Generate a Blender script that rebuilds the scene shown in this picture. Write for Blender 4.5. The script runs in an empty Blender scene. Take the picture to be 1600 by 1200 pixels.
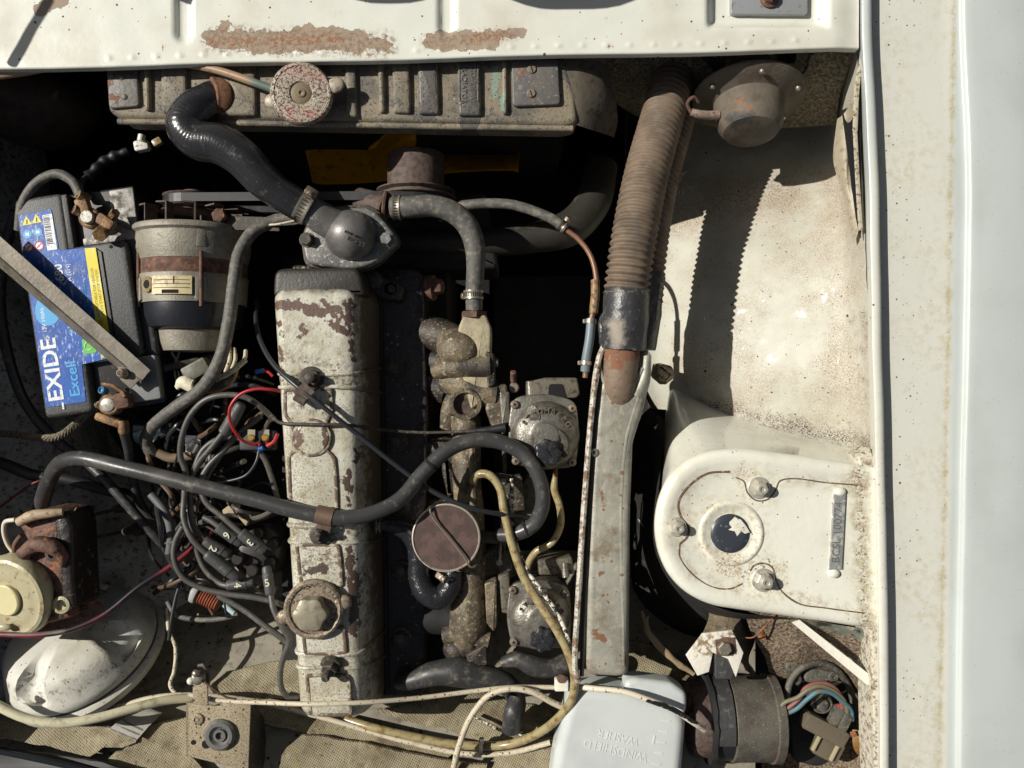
import bpy, bmesh, math, random
from mathutils import Vector, Matrix, noise as mnoise
random.seed(7)
scene = bpy.context.scene
# ------------------------------------------------------------------ camera, sky, sun, exposure
CAM_H = 1.30
cam = bpy.data.cameras.new('camera'); camo = bpy.data.objects.new('camera', cam)
scene.collection.objects.link(camo); scene.camera = camo
camo.location = (0, 0, CAM_H); camo.rotation_euler = (0, 0, 0)
cam.sensor_width = 36; cam.lens = 36 / 1.6 * CAM_H
cam.clip_start = 0.02; cam.clip_end = 500
world = bpy.data.worlds.new('World'); scene.world = world; world.use_nodes = True
wn = world.node_tree
sky = wn.nodes.new('ShaderNodeTexSky'); sky.sky_type = 'NISHITA'; sky.sun_disc = False
bg = wn.nodes['Background']; hsv = wn.nodes.new('ShaderNodeHueSaturation'); hsv.inputs['Saturation'].default_value = .55; hsv.inputs['Value'].default_value = .74; wn.links.new(sky.outputs[0], hsv.inputs['Color']); wn.links.new(hsv.outputs[0], bg.inputs[0]); bg.inputs[1].default_value = 0.05; sky.dust_density = 2.5
SUN_EL = math.radians(41); SUN_DIR = Vector((-0.949, 0.316, 0)).normalized()   # towards the sun
az = math.atan2(SUN_DIR.x, SUN_DIR.y)
sky.sun_elevation = SUN_EL; sky.sun_rotation = az
sl = bpy.data.lights.new('sun', 'SUN'); sl.energy = 5.0; sl.angle = math.radians(0.5); sl.color = (1.0, 0.955, 0.88)
so = bpy.data.objects.new('sun', sl); scene.collection.objects.link(so)
sv = Vector((SUN_DIR.x * math.cos(SUN_EL), SUN_DIR.y * math.cos(SUN_EL), math.sin(SUN_EL)))
so.rotation_euler = sv.to_track_quat('Z', 'Y').to_euler(); so.location = (-2, 1, 3)
scene.view_settings.view_transform = 'Standard'; scene.view_settings.look = 'None'
scene.view_settings.exposure = 0; scene.view_settings.gamma = 1
scene.cycles.max_bounces = 6; scene.cycles.diffuse_bounces = 2
# ------------------------------------------------------------------ helpers: everything in mm, z = 0 at the rocker cover's top
H = 1300.0
def W(px, py, z=0.0):
    s = (H - z) / H
    return Vector(((px - 800) * s, (600 - py) * s, z))
WL = {}
def empty(name, label, cat, p, group=None):
    o = bpy.data.objects.new(name, None); scene.collection.objects.link(o)
    o.location = p * 0.001; WL[o] = p.copy(); o['label'] = label; o['category'] = cat
    if group: o['group'] = group
    o.empty_display_size = .02
    return o
def T(name, label, cat, px, py, z=0, group=None): return empty(name, label, cat, W(px, py, z), group)
def smooth(me, ang=38):
    me.shade_smooth(); me.set_sharp_from_angle(angle=math.radians(ang))
def catmull(pts, n, closed=False):
    P = [Vector(p) for p in pts]; m = len(P); out = []
    if m < 3 and not closed:
        return [P[0].lerp(P[-1], i / n) for i in range(n + 1)]
    segs = m if closed else m - 1
    for i in range(segs):
        a = P[(i - 1) % m] if closed or i > 0 else P[0] * 2 - P[1]
        b = P[i]; c = P[(i + 1) % m]
        d = P[(i + 2) % m] if closed or i + 2 < m else P[-1] * 2 - P[-2]
        for k in range(n):
            t = k / n
            # centripetal-ish: scale tangents by neighbouring lengths
            lbc = (c - b).length + 1e-6; lab = (b - a).length + 1e-6; lcd = (d - c).length + 1e-6
            m1 = ((c - b) / lbc + (b - a) / lab) * 0.5 * lbc; m2 = ((d - c) / lcd + (c - b) / lbc) * 0.5 * lbc
            t2, t3 = t * t, t * t * t
            out.append(b * (2*t3 - 3*t2 + 1) + m1 * (t3 - 2*t2 + t) + c * (-2*t3 + 3*t2) + m2 * (t3 - t2))
    if not closed: out.append(P[-1].copy())
    return out
def rnd_poly(pts, r, n=4):
    """round the corners of a 2D pixel polygon"""
    out = []; m = len(pts)
    for i in range(m):
        p = Vector(pts[i][:2]); a = Vector(pts[i - 1][:2]); b = Vector(pts[(i + 1) % m][:2])
        rr = pts[i][2] if len(pts[i]) > 2 else r
        rr = min(rr, (a - p).length * .49, (b - p).length * .49)
        s = p + (a - p).normalized() * rr; e = p + (b - p).normalized() * rr
        for k in range(n + 1):
            t = k / n
            out.append(tuple(s * (1-t)**2 + p * 2*t*(1-t) + e * t*t))
    return out
def ell(cx, cy, rx, ry=None, n=28, rot=0, a0=0, a1=360):
    ry = ry or rx; o = []
    cr, sr = math.cos(math.radians(rot)), math.sin(math.radians(rot))
    full = a1 - a0 >= 360
    for k in range(n if full else n + 1):
        a = math.radians(a0 + (a1 - a0) * k / n)
        x, y = rx * math.cos(a), ry * math.sin(a)
        o.append((cx + x * cr - y * sr, cy + x * sr + y * cr))
    return o
def inset(pts, d):
    """pts: list of Vectors in a z plane; positive d shrinks"""
    m = len(pts); area = sum(pts[i - 1].x * pts[i].y - pts[i].x * pts[i - 1].y for i in range(m))
    s = 1 if area > 0 else -1; out = []
    for i in range(m):
        p = pts[i]; a = p - pts[i - 1]; b = pts[(i + 1) % m] - p
        na = Vector((-a.y, a.x)).normalized() if a.length > 1e-6 else None
        nb = Vector((-b.y, b.x)).normalized() if b.length > 1e-6 else None
        if na is None: na = nb
        if nb is None: nb = na
        nn = na + nb
        if nn.length < 1e-4: nn = na.copy()
        nn.normalize(); k = 1 / max(0.5, nn.dot(na))
        out.append(Vector((p.x + nn.x * d * s * k, p.y + nn.y * d * s * k, p.z)))
    return out
def frame(axis):
    a = axis.normalized(); h = Vector((0, 0, 1)) if abs(a.z) < .9 else Vector((1, 0, 0))
    u = a.cross(h).normalized(); return u, a.cross(u).normalized(), a
class G:
    def __init__(s): s.v = []; s.f = []
    def loft(s, rings, cap0=True, cap1=True, closed=True):
        n = len(rings[0]); b = len(s.v)
        for r in rings: s.v.extend(r)
        for i in range(len(rings) - 1):
            for k in range(n if closed else n - 1):
                k2 = (k + 1) % n
                s.f.append((b + i*n + k, b + i*n + k2, b + (i+1)*n + k2, b + (i+1)*n + k))
        if cap0: s.f.append(tuple(b + k for k in reversed(range(n))))
        if cap1: s.f.append(tuple(b + (len(rings)-1)*n + k for k in range(n)))
        return s
    def tube(s, pts, r, seg=12, n=8, rf=None, caps=True, raw=False, flat=1.0, up=None):
        """pts (px,py,z[,r]) ; rf(distance mm, t)->radius factor"""
        if raw: P = [Vector(p) for p in pts]
        else:
            Q = [W(p[0], p[1], p[2] if len(p) > 2 else 0) for p in pts]
            P = catmull(Q, n)
        m = len(P); rr = [r] * m
        if not raw and any(len(p) > 3 for p in pts):
            rs = [p[3] if len(p) > 3 else r for p in pts]
            for i in range(m):
                t = i / (m - 1) * (len(rs) - 1); k = min(int(t), len(rs) - 2); t -= k
                t = t*t*(3-2*t); rr[i] = rs[k] * (1-t) + rs[k+1] * t
        tan = [(P[min(i+1, m-1)] - P[max(i-1, 0)]).normalized() for i in range(m)]
        h = up or Vector((0, 0, 1))
        if abs(tan[0].dot(h)) > .95: h = Vector((1, 0, 0))
        u = (h - tan[0] * h.dot(tan[0])).normalized()
        rings = []; dist = 0
        for i in range(m):
            if i: dist += (P[i] - P[i-1]).length
            u = (u - tan[i] * u.dot(tan[i])).normalized(); w = tan[i].cross(u)
            q = rr[i] * (rf(dist, i / (m-1)) if rf else 1)
            rings.append([P[i] + (u * math.cos(a) * flat + w * math.sin(a)) * q for a in [2*math.pi*k/seg for k in range(seg)]])
        return s.loft(rings, caps, caps)
    def prism(s, outline, zt, zb, bev=2, segs=3, flare=0, px=True, hole=False):
        O = [W(p[0], p[1], zt) for p in outline] if px else [Vector((p[0], p[1], zt)) for p in outline]
        def at(d, z): return [Vector((p.x, p.y, z)) for p in inset(O, d)]
        bev = min(bev, abs(zt - zb) * .95)
        rings = [at(-flare, zb), at(0, zt - bev)]
        for k in range(1, segs + 1):
            a = math.pi / 2 * k / segs
            rings.append(at(bev * (1 - math.cos(a)), zt - bev + bev * math.sin(a)))
        if bev <= 0: rings = rings[:2]
        return s.loft(rings)
    def plate(s, outline, bulge=0):
        """outline: px with own z (px,py,z); thin plate made of top and bottom"""
        top = [W(*p) for p in outline]; bot = [p - Vector((0, 0, 2.5)) for p in top]
        return s.loft([bot, top])
    def slab(s, P, th=3.0):
        """P: 3D polygon (mm), extruded along its normal"""
        P = [Vector(p) for p in P]; nn = (P[1]-P[0]).cross(P[2]-P[0]).normalized()
        return s.loft([[p - nn*th for p in P], P])
    def lathe(s, c, axis, prof, seg=28, ell=1.0, phase=0):
        u, w, a = frame(axis); rings = []
        for r, h in prof:
            rings.append([c + a*h + (u*math.cos(t) + w*math.sin(t)*ell)*max(r, .01) for t in [phase + 2*math.pi*k/seg for k in range(seg)]])
        return s.loft(rings)
    def hexa(s, c, r, h, axis=Vector((0,0,1)), ph=0.3):
        return s.lathe(c, axis, [(r, 0), (r, h*.85), (r*.86, h)], 6, phase=ph)
    def box(s, c, sx, sy, sz, rot=0, axes=None, bev=0):
        if axes: X, Y, Z = axes
        else:
            ca, sa = math.cos(rot), math.sin(rot); X, Y, Z = Vector((ca, sa, 0)), Vector((-sa, ca, 0)), Vector((0,0,1))
        b = min(bev, sx*.4, sy*.4)
        def ring(dx, dy, h):
            x, y = sx/2 - dx, sy/2 - dy; q = b if dx == 0 else b*.6
            if b <= 0: L = [(-x,-y),(x,-y),(x,y),(-x,y)]
            else: L = [(-x+q,-y),(x-q,-y),(x,-y+q),(x,y-q),(x-q,y),(-x+q,y),(-x,y-q),(-x,-y+q)]
            return [c + X*p + Y*r + Z*h for p, r in L]
        if b <= 0: return s.loft([ring(0,0,-sz/2), ring(0,0,sz/2)])
        return s.loft([ring(0,0,-sz/2), ring(0,0,sz/2-b), ring(b*.3,b*.3,sz/2-b*.3), ring(b,b,sz/2)])
    def ball(s, c, rx, ry=None, rz=None, nu=16, nv=10, axes=None):
        ry = ry or rx; rz = rz or rx
        X, Y, Z = axes or (Vector((1,0,0)), Vector((0,1,0)), Vector((0,0,1)))
        rings = []
        for j in range(nv + 1):
            b = -math.pi/2 + math.pi * j / nv; cb = max(math.cos(b), .01)
            rings.append([c + X*rx*cb*math.cos(t) + Y*ry*cb*math.sin(t) + Z*rz*math.sin(b) for t in [2*math.pi*k/nu for k in range(nu)]])
        return s.loft(rings)
    def net(s, rows, n=6, disp=0, dscale=.02, thick=0, skip=None):
        """rows of (px,py,z): smooth patch through them"""
        R = [catmull([W(*p) for p in r], n) for r in rows]
        cols = [catmull([r[i] for r in R], n) for i in range(len(R[0]))]
        grid = [[cols[i][j] for i in range(len(cols))] for j in range(len(cols[0]))]
        return s.grid(grid, disp, dscale, thick, skip)
    def grid(s, grid, disp=0, dscale=.02, thick=0, skip=None):
        if disp:
            for r in grid:
                for p in r: p.z += disp * mnoise.fractal(p * dscale, 1.0, 2.0, 3)
        b = len(s.v); m = len(grid[0])
        for r in grid: s.v.extend(r)
        for j in range(len(grid)-1):
            for i in range(m-1):
                if skip and skip(grid[j][i]): continue
                s.f.append((b+j*m+i, b+j*m+i+1, b+(j+1)*m+i+1, b+(j+1)*m+i))
        return s
    def ob(s, name, mat, parent=None, ang=38, jit=0, label=None):
        o0 = WL[parent] if parent else Vector((0,0,0))
        me = bpy.data.meshes.new(name)
        vs = s.v
        if jit: vs = [p + Vector((mnoise.noise(p*.06), mnoise.noise(p*.06+Vector((9,3,1))), mnoise.noise(p*.06+Vector((2,7,5)))))*jit for p in vs]
        me.from_pydata([((p - o0) * 0.001)[:] for p in vs], [], s.f); me.update()
        bm = bmesh.new(); bm.from_mesh(me); bmesh.ops.recalc_face_normals(bm, faces=bm.faces); bm.to_mesh(me); bm.free()
        smooth(me, ang); me.materials.append(mat)
        o = bpy.data.objects.new(name, me); scene.collection.objects.link(o)
        if parent: o.parent = parent
        WL[o] = o0.copy()
        if label: o['label'] = label
        return o
def top(o, label, cat, group=None):
    o['label'] = label; o['category'] = cat
    if group: o['group'] = group
    return o
def text(s, pos, right, size, mat, parent, ext=.4, up=None, name='lettering', squeeze=1.0, mirror=False, spacing=1.0, off=0):
    """pos: mm Vector centre; right: 3D direction of reading; up: 3D direction of the letters' tops"""
    cu = bpy.data.curves.new(name, 'FONT'); cu.body = s; cu.size = size; cu.extrude = ext; cu.align_x = 'CENTER'; cu.align_y = 'CENTER'
    cu.space_character = spacing; cu.offset = off; cu.resolution_u = 3
    to = bpy.data.objects.new(name, cu); me = bpy.data.meshes.new_from_object(to)
    bpy.data.objects.remove(to); bpy.data.curves.remove(cu)
    r = Vector(right).normalized(); u = Vector(up).normalized() if up else Vector((-r.y, r.x, 0))
    u = (u - r*u.dot(r)).normalized(); nn = r.cross(u)
    o0 = WL[parent]
    for v in me.vertices:
        x, y, z = v.co
        if mirror: x = -x
        v.co = (pos - o0 + r*x*squeeze + u*y + nn*z) * .001
    me.materials.append(mat)
    o = bpy.data.objects.new(name, me); scene.collection.objects.link(o); o.parent = parent; WL[o] = o0.copy()
    return o
def pd(dx, dy): return Vector((dx, -dy, 0)).normalized()      # pixel direction -> world direction
# ------------------------------------------------------------------ materials
def c(r, g, b):
    f = lambda x: (x/255/12.92) if x/255 <= .04045 else ((x/255+.055)/1.055)**2.4
    return (f(r), f(g), f(b), 1)
class N:
    def __init__(s, name):
        s.m = bpy.data.materials.new(name); s.m.use_nodes = True; s.t = s.m.node_tree
        s.b = s.t.nodes['Principled BSDF']; s.pos = s.t.nodes.new('ShaderNodeNewGeometry').outputs['Position']
    def n(s, typ, **k):
        o = s.t.nodes.new(typ)
        for a, v in k.items(): setattr(o, a, v)
        return o
    def put(s, sock, v):
        if isinstance(v, bpy.types.NodeSocket): s.t.links.new(v, sock)
        else: sock.default_value = v
    def math(s, op, a, b=None, cl=False):
        o = s.n('ShaderNodeMath', operation=op, use_clamp=cl); s.put(o.inputs[0], a)
        if b is not None: s.put(o.inputs[1], b)
        return o.outputs[0]
    def vm(s, op, a, b=None, out=0):
        o = s.n('ShaderNodeVectorMath', operation=op); s.put(o.inputs[0], a)
        if b is not None: s.put(o.inputs[1], b)
        return o.outputs[out]
    def mapr(s, v, a, b, c0=0., c1=1.):
        o = s.n('ShaderNodeMapRange', interpolation_type='SMOOTHSTEP'); s.put(o.inputs[0], v)
        o.inputs[1].default_value = a; o.inputs[2].default_value = b; o.inputs[3].default_value = c0; o.inputs[4].default_value = c1
        return o.outputs[0]
    def tex(s, scale, detail=5, rough=.6, stretch=None, off=0):
        v = s.pos
        if stretch or off:
            st = stretch or (1, 1, 1)
            v = s.vm('ADD', s.vm('MULTIPLY', v, st), (off, off*.7, off*.3))
        o = s.n('ShaderNodeTexNoise'); s.put(o.inputs['Vector'], v)
        o.inputs['Scale'].default_value = scale; o.inputs['Detail'].default_value = detail; o.inputs['Roughness'].default_value = rough
        return o.outputs[0]
    def speck(s, scale, size, soft=.04, off=0):
        v = s.vm('ADD', s.pos, (off, off, 0)) if off else s.pos
        v = s.vm('ADD', v, s.vm('SCALE', s.noisev(scale*1.3), None)) if False else v
        o = s.n('ShaderNodeTexVoronoi'); s.put(o.inputs['Vector'], v); o.inputs['Scale'].default_value = scale
        # size differs from cell to cell, and many cells have none
        sz = s.math('MULTIPLY', s.math('SUBTRACT', s.sep(o.outputs['Color']), .55), size*2.2)
        return s.math('GREATER_THAN', sz, o.outputs['Distance'])
    def sep(s, col):
        o = s.n('ShaderNodeSeparateColor'); s.put(o.inputs[0], col); return o.outputs[0]
    def zones(s, zs, soft=1.5, amp=8, nscale=60, z=0):
        """zs: capsules (x1,y1,x2,y2,r) in photo pixels at height z"""
        p2 = s.vm('MULTIPLY', s.pos, (1000, 1000, 0)); dmin = None
        for x1, y1, x2, y2, r in zs:
            a = W(x1, y1, z); b = W(x2 + .01, y2, z); a.z = b.z = 0; ba = b - a
            pa = s.vm('SUBTRACT', p2, a[:])
            t = s.math('MULTIPLY', s.vm('DOT_PRODUCT', pa, ba[:], 1), 1/ba.length_squared, cl=True)
            sc = s.n('ShaderNodeVectorMath', operation='SCALE'); sc.inputs[0].default_value = ba[:]; s.put(sc.inputs['Scale'], t)
            d = s.math('SUBTRACT', s.vm('LENGTH', s.vm('SUBTRACT', pa, sc.outputs[0]), None, 1), float(r))
            dmin = d if dmin is None else s.math('MINIMUM', dmin, d)
        nz = s.math('MULTIPLY', s.math('SUBTRACT', s.tex(nscale, 6, .58, off=3.1), .5), amp * 3.2)
        return s.mapr(s.math('ADD', dmin, nz), soft, -soft)
    def mask(s, spec):
        out = None
        for q in spec:
            k = q[0]; kw = q[-1] if isinstance(q[-1], dict) else {}
            a = q[1:-1] if kw else q[1:]
            if k == 'noise':   # scale, lo, hi
                m = s.mapr(s.tex(a[0]*(1.7 if a[0] > 25 else 1), **dict(dict(detail=7, rough=.66), **kw)), a[1]-.01, a[2]+.01)
            elif k == 'speck': m = s.speck(*a, **kw)
            elif k == 'zones': m = s.zones(*a, **kw)
            elif k == 'const': m = a[0]
            elif k == 'weave':
                sc, ang = a
                w = s.n('ShaderNodeTexWave', wave_type='BANDS', bands_direction='X'); w2 = s.n('ShaderNodeTexWave', wave_type='BANDS', bands_direction='Y')
                for x in (w, w2):
                    mp = s.n('ShaderNodeVectorRotate', rotation_type='Z_AXIS'); s.put(mp.inputs['Vector'], s.pos); mp.inputs['Angle'].default_value = ang
                    s.t.links.new(mp.outputs[0], x.inputs['Vector']); x.inputs['Scale'].default_value = sc; x.inputs['Distortion'].default_value = .6
                    x.inputs['Detail Scale'].default_value = 2
                m = s.math('MULTIPLY', w.outputs['Fac'], w2.outputs['Fac'])
            out = m if out is None else s.math('MULTIPLY', out, m)
        return out
def mat(name, base, rough=.55, metal=0.0, layers=(), bump=None, spec=.5, var=None, coat=0, trans=0, alpha=None, emis=None, sss=0):
    """layers: (colour, roughness|None, mask spec, relief mm)"""
    n = N(name); col = base; ro = rough; hgt = None
    def mix(f, a, b):
        o = n.n('ShaderNodeMix', data_type='RGBA'); n.put(o.inputs[0], f); n.put(o.inputs[6], a); n.put(o.inputs[7], b); return o.outputs[2]
    def mixf(f, a, b):
        o = n.n('ShaderNodeMix'); n.put(o.inputs[0], f); n.put(o.inputs[2], a); n.put(o.inputs[3], b); return o.outputs[0]
    if var:   # (colour, scale, lo, hi)
        col = mix(n.mapr(n.tex(var[1], 6, .6), var[2], var[3]), col, var[0])
    me = metal
    for L in layers:
        m = n.mask(L[2]); col = mix(m, col, L[0])
        if L[1] is not None: ro = mixf(m, ro, L[1])
        if len(L) > 3 and L[3]:
            h = n.math('MULTIPLY', m, float(L[3])); hgt = h if hgt is None else n.math('ADD', hgt, h)
        if len(L) > 4: me = mixf(m, me, L[4])
    if bump:  # list of (scale, mm)
        for sc, mm in bump:
            h = n.math('MULTIPLY', n.tex(sc, 4, .6, off=1.3), float(mm)); hgt = h if hgt is None else n.math('ADD', hgt, h)
    if hgt is not None:
        bn = n.n('ShaderNodeBump'); bn.inputs['Strength'].default_value = 1; bn.inputs['Distance'].default_value = .001
        n.put(bn.inputs['Height'], hgt); n.t.links.new(bn.outputs[0], n.b.inputs['Normal'])
    n.put(n.b.inputs['Base Color'], col); n.put(n.b.inputs['Roughness'], ro); n.put(n.b.inputs['Metallic'], me)
    n.b.inputs['Specular IOR Level'].default_value = spec
    if coat: n.b.inputs['Coat Weight'].default_value = coat; n.b.inputs['Coat Roughness'].default_value = .06
    if trans: n.b.inputs['Transmission Weight'].default_value = trans
    if sss:
        n.b.inputs['Subsurface Weight'].default_value = sss; n.b.inputs['Subsurface Radius'].default_value = (.01, .01, .01)
    return n.m
# ------------------------------------------------------------------ shared materials
CREAM = c(226, 226, 212); RUSTD = c(104, 78, 68); RUST = c(150, 96, 62); GRIME = c(110, 98, 80); DUST = c(150, 135, 112)
M = {}
M['black_deep'] = mat('deep_black_metal', c(26, 26, 27), .75, var=(c(40, 37, 34), 30, .4, .7), bump=[(200, .4)])  # near-black base; the bay's deep shade is partly put into this colour
M['rubber'] = mat('black_rubber', c(54, 54, 54), .42, layers=[(c(120, 113, 100), .8, [('noise', 45, .5, .8)])], bump=[(300, .1)])
M['rubber_dusty'] = mat('dusty_black_rubber', c(84, 83, 80), .6, layers=[(c(140, 132, 116), .85, [('noise', 60, .45, .75)])], bump=[(300, .2)])
M['rubber_dark'] = mat('plain_black_rubber', c(34, 34, 36), .5, bump=[(200, .1)])
M['rust'] = mat('rusted_steel', c(112, 84, 70), .85, var=(c(78, 56, 46), 90, .35, .65), layers=[(c(165, 105, 66), .9, [('noise', 60, .56, .7)])], bump=[(400, .4)])
M['rust_brown'] = mat('brown_oxide_steel', c(94, 78, 70), .75, var=(c(66, 54, 48), 120, .4, .65), bump=[(500, .3)])
M['zinc'] = mat('tarnished_zinc', c(170, 165, 150), .38, .75, layers=[(c(120, 84, 56), .8, [('noise', 160, .52, .65)], 0, 0.0)], bump=[(300, .15)])
M['screw'] = mat('weathered_screw_steel', c(150, 140, 124), .45, .5, layers=[(c(104, 74, 54), .8, [('noise', 220, .5, .62)])], bump=[(300, .2)])
M['dark_steel'] = mat('grimy_dark_steel', c(66, 62, 56), .6, .2, layers=[(c(120, 108, 90), .8, [('noise', 80, .5, .7)])], bump=[(200, .3)])
M['slot'] = mat('dark_slot', c(14, 14, 14), .9)
M['white_wire'] = mat('dirty_white_cable_sheath', c(196, 186, 162), .6, layers=[(c(90, 78, 60), .8, [('speck', 260, .5)]), (c(150, 136, 108), .8, [('noise', 60, .5, .75)])])
M['tube_yellow'] = mat('aged_clear_tube', c(158, 146, 108), .25, layers=[(c(116, 88, 50), .4, [('noise', 50, .46, .66)])], sss=.1)
M['red_wire'] = mat('red_wire', c(166, 40, 42), .4)
M['black_wire'] = mat('black_wire', c(44, 46, 50), .38)
M['blue_wire'] = mat('blue_crimp', c(30, 92, 170), .4)
# ------------------------------------------------------------------ ground far below, seen through the fan gap
gm = mat('asphalt', c(24, 24, 24), .9, layers=[(c(66, 62, 56), .9, [('speck', 160, .3)])], bump=[(150, 3)])
g = G()
n_ = 40
g.grid([[Vector((-9000 + 18000*i/n_, -9000 + 18000*j/n_, -820)) for i in range(n_+1)] for j in range(n_+1)])
o = g.ob('ground', gm); o['kind'] = 'structure'
# ------------------------------------------------------------------ car body: one thing, welded together
car = T('car_body', 'white painted front end of an old car with its engine bay standing open', 'car', 1200, 300, 0)
panel_m = mat('chipped_white_paint', c(218, 219, 207), .38, var=(c(206, 203, 186), 9, .45, .75),
    layers=[(c(150, 138, 112), .7, [('noise', 40, .6, .85), ('noise', 5, .45, .7)]),
            (c(206, 204, 190), .6, [('zones', [(1090, 60, 1330, 70, 12), (1320, 20, 1340, 70, 16), (10, 40, 10, 60, 20)], dict(soft=18, amp=10, z=30))]),
            (c(160, 143, 124), .85, [('zones', [(335, 62, 460, 66, 15), (355, 40, 345, 60, 8), (470, 58, 560, 66, 17), (480, 42, 510, 52, 5), (400, 76, 560, 72, 8), (560, 68, 606, 72, 7), (676, 66, 770, 66, 12), (690, 58, 730, 58, 10), (760, 56, 815, 52, 7), (800, 50, 822, 50, 3), (68, 14, 100, 4, 10)], dict(soft=.4, amp=9, nscale=70, z=30))], -.8),
            (c(136, 114, 94), .9, [('noise', 90, .42, .62), ('zones', [(335, 62, 600, 70, 20), (670, 66, 800, 56, 10)], dict(soft=8, amp=8, z=30))], .2), (c(156, 98, 62), .9, [('noise', 110, .49, .56), ('zones', [(330, 68, 400, 66, 4), (420, 66, 530, 60, 6), (740, 60, 790, 56, 6), (254, 72, 255, 74, 2), (950, 30, 953, 31, 2), (953, 74, 956, 74, 2)], dict(soft=4, amp=9, nscale=110, z=30))], .2),
            (c(70, 56, 46), .9, [('speck', 95, .16)]), (c(120, 84, 58), .9, [('speck', 40, .1)])],
    bump=[(14, .8), (160, .12)], coat=.15)
def sdcap(px, py, x1, y1, x2, y2):
    a = Vector((x1, y1)); ba = Vector((x2 - x1, y2 - y1)); pa = Vector((px, py)) - a
    t = max(0, min(1, pa.dot(ba) / max(ba.length_squared, 1e-6))); return (pa - ba * t).length
def sst(a, b, x):
    t = max(0, min(1, (x - a) / (b - a))); return t*t*(3-2*t)
def edge_y(x): return 105 - (x / 1343) * 33 + 1.2 * math.sin(x * .013)
def panel_z(x, y):
    z = 32
    for (cx, y2, r) in ((286, 52, 13), (698, 42, 13)): z -= 8 * (1 - sst(r - 7, r + 4, sdcap(x, y, cx, -60, cx, y2)))
    # pressed pocket round the catch plate, soft walls
    dx = max(1110 - x, x - 1290); dy = y - 38; d = max(dx, dy) if dx < 0 or dy < 0 else math.hypot(dx, dy)
    z -= 17 * (1 - sst(-12, 9, d))
    for k in range(30):
        cx = 170 + k * 37.0; cy = edge_y(cx) - 11
        if abs(cx - x) < 8: z += 1.6 * max(0, 1 - ((x-cx)**2 + (y-cy)**2) / 26)
    z -= 5 * sst(1302, 1345, x)
    z += .8 * mnoise.noise(Vector((x*.02, y*.03, 1)))
    return z
rows = []
NY = 44
for j in range(NY + 9):
    r = []
    for i in range(381):
        x = -110 + (1344 + 110) * i / 380
        if j <= NY: y = -130 + (edge_y(x) + 130) * (1 - (1 - j/NY)**1.6); p = W(x, y, 32); p.z = panel_z(x, y)
        else:
            a = math.pi/2 * min(1, (j - NY) / 4); q = W(x, edge_y(x), 32); q.z = panel_z(x, edge_y(x))
            p = q + Vector((0, -3.2*math.sin(a), -3.2*(1-math.cos(a)) - (11 * (j - NY - 4) / 4 if j > NY + 4 else 0)))
        r.append(p)
    rows.append(r)
g = G(); g.grid(rows); slam = g.ob('slam_panel', panel_m, car)
g = G(); g.prism(rnd_poly([(1142, -40), (1262, -40), (1262, 23), (1142, 22)], 5), 24, 12, 1)
g.ob('catch_plate', mat('grey_catch_plate', c(150, 153, 155), .4, .2, layers=[(c(120, 100, 80), .7, [('noise', 50, .55, .7)])]), car)
g = G(); g.lathe(W(1202, -3, 26), Vector((0,0,1)), [(15, 0), (15, 2), (11, 4), (10.5, 8), (4, 8.5)], 20); g.hexa(W(1202, -3, 30), 9, 7)
g.ob('catch_bolt', M['rust'], car)
# ---- gutter, flange and front wing: profile across x, swept along y
fender_m = mat('white_wing_paint', c(190, 197, 194), .32, var=(c(184, 190, 186), 6, .4, .65),
    layers=[(c(207, 207, 196), .4, [('zones', [(1424, -60, 1412, 1260, 66)], dict(soft=7, amp=1, z=14))]), (c(196, 190, 170), .6, [('noise', 50, .44, .64), ('noise', 8, .4, .6), ('zones', [(1424, -60, 1412, 1260, 62)], dict(soft=8, amp=1, z=14))]), (c(176, 170, 144), .6, [('noise', 35, .52, .8), ('noise', 6, .45, .65), ('zones', [(1430, -40, 1415, 1240, 55)], dict(soft=20, amp=8, z=14))]),
            (c(176, 164, 128), .7, [('noise', 60, .3, .62), ('zones', [(1492, -50, 1482, 500, 2.5), (1482, 500, 1466, 1240, 2.5)], dict(soft=6, amp=6, nscale=50, z=16))]),
            (c(120, 104, 74), .8, [('noise', 160, .56, .7), ('zones', [(1493, -50, 1482, 500, 2), (1482, 500, 1467, 1240, 1.6)], dict(soft=3.5, amp=5, nscale=50, z=16))]),
            (c(60, 52, 44), .8, [('speck', 190, .3), ('noise', 14, .46, .56), ('zones', [(1395, -40, 1410, 1240, 36)], dict(soft=20, amp=10, z=14))]),
            (c(110, 80, 56), .8, [('speck', 60, .12), ('zones', [(1395, -40, 1410, 1240, 60)], dict(soft=20, amp=10, z=14))]),
            (c(110, 108, 104), .6, [('speck', 220, .13)])],
    bump=[(10, .5), (700, .03)], coat=.2)
def fl(y):      # x of the flange along the picture's height
    return 1350 + 12 * sst(0, 330, y) + 16 * sst(200, 1150, y) * 1.0
prof = [(-14, -60), (-13, -10), (-8, 18), (-5, 28), (-3, 34.5), (0, 36), (5, 36.6), (9, 36), (11, 34), (11.6, 31), (12, 14.5), (20, 14), (40, 14), (80, 14.5), (112, 15), (120, 15), (128, 15.3), (136, 15.8), (146, 16.6), (150, 18), (153.5, 22.5), (157, 25), (162, 26), (175, 26.5), (200, 26.5), (240, 25), (300, 18), (380, 0), (440, -40), (470, -110)]
rows = []
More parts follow.
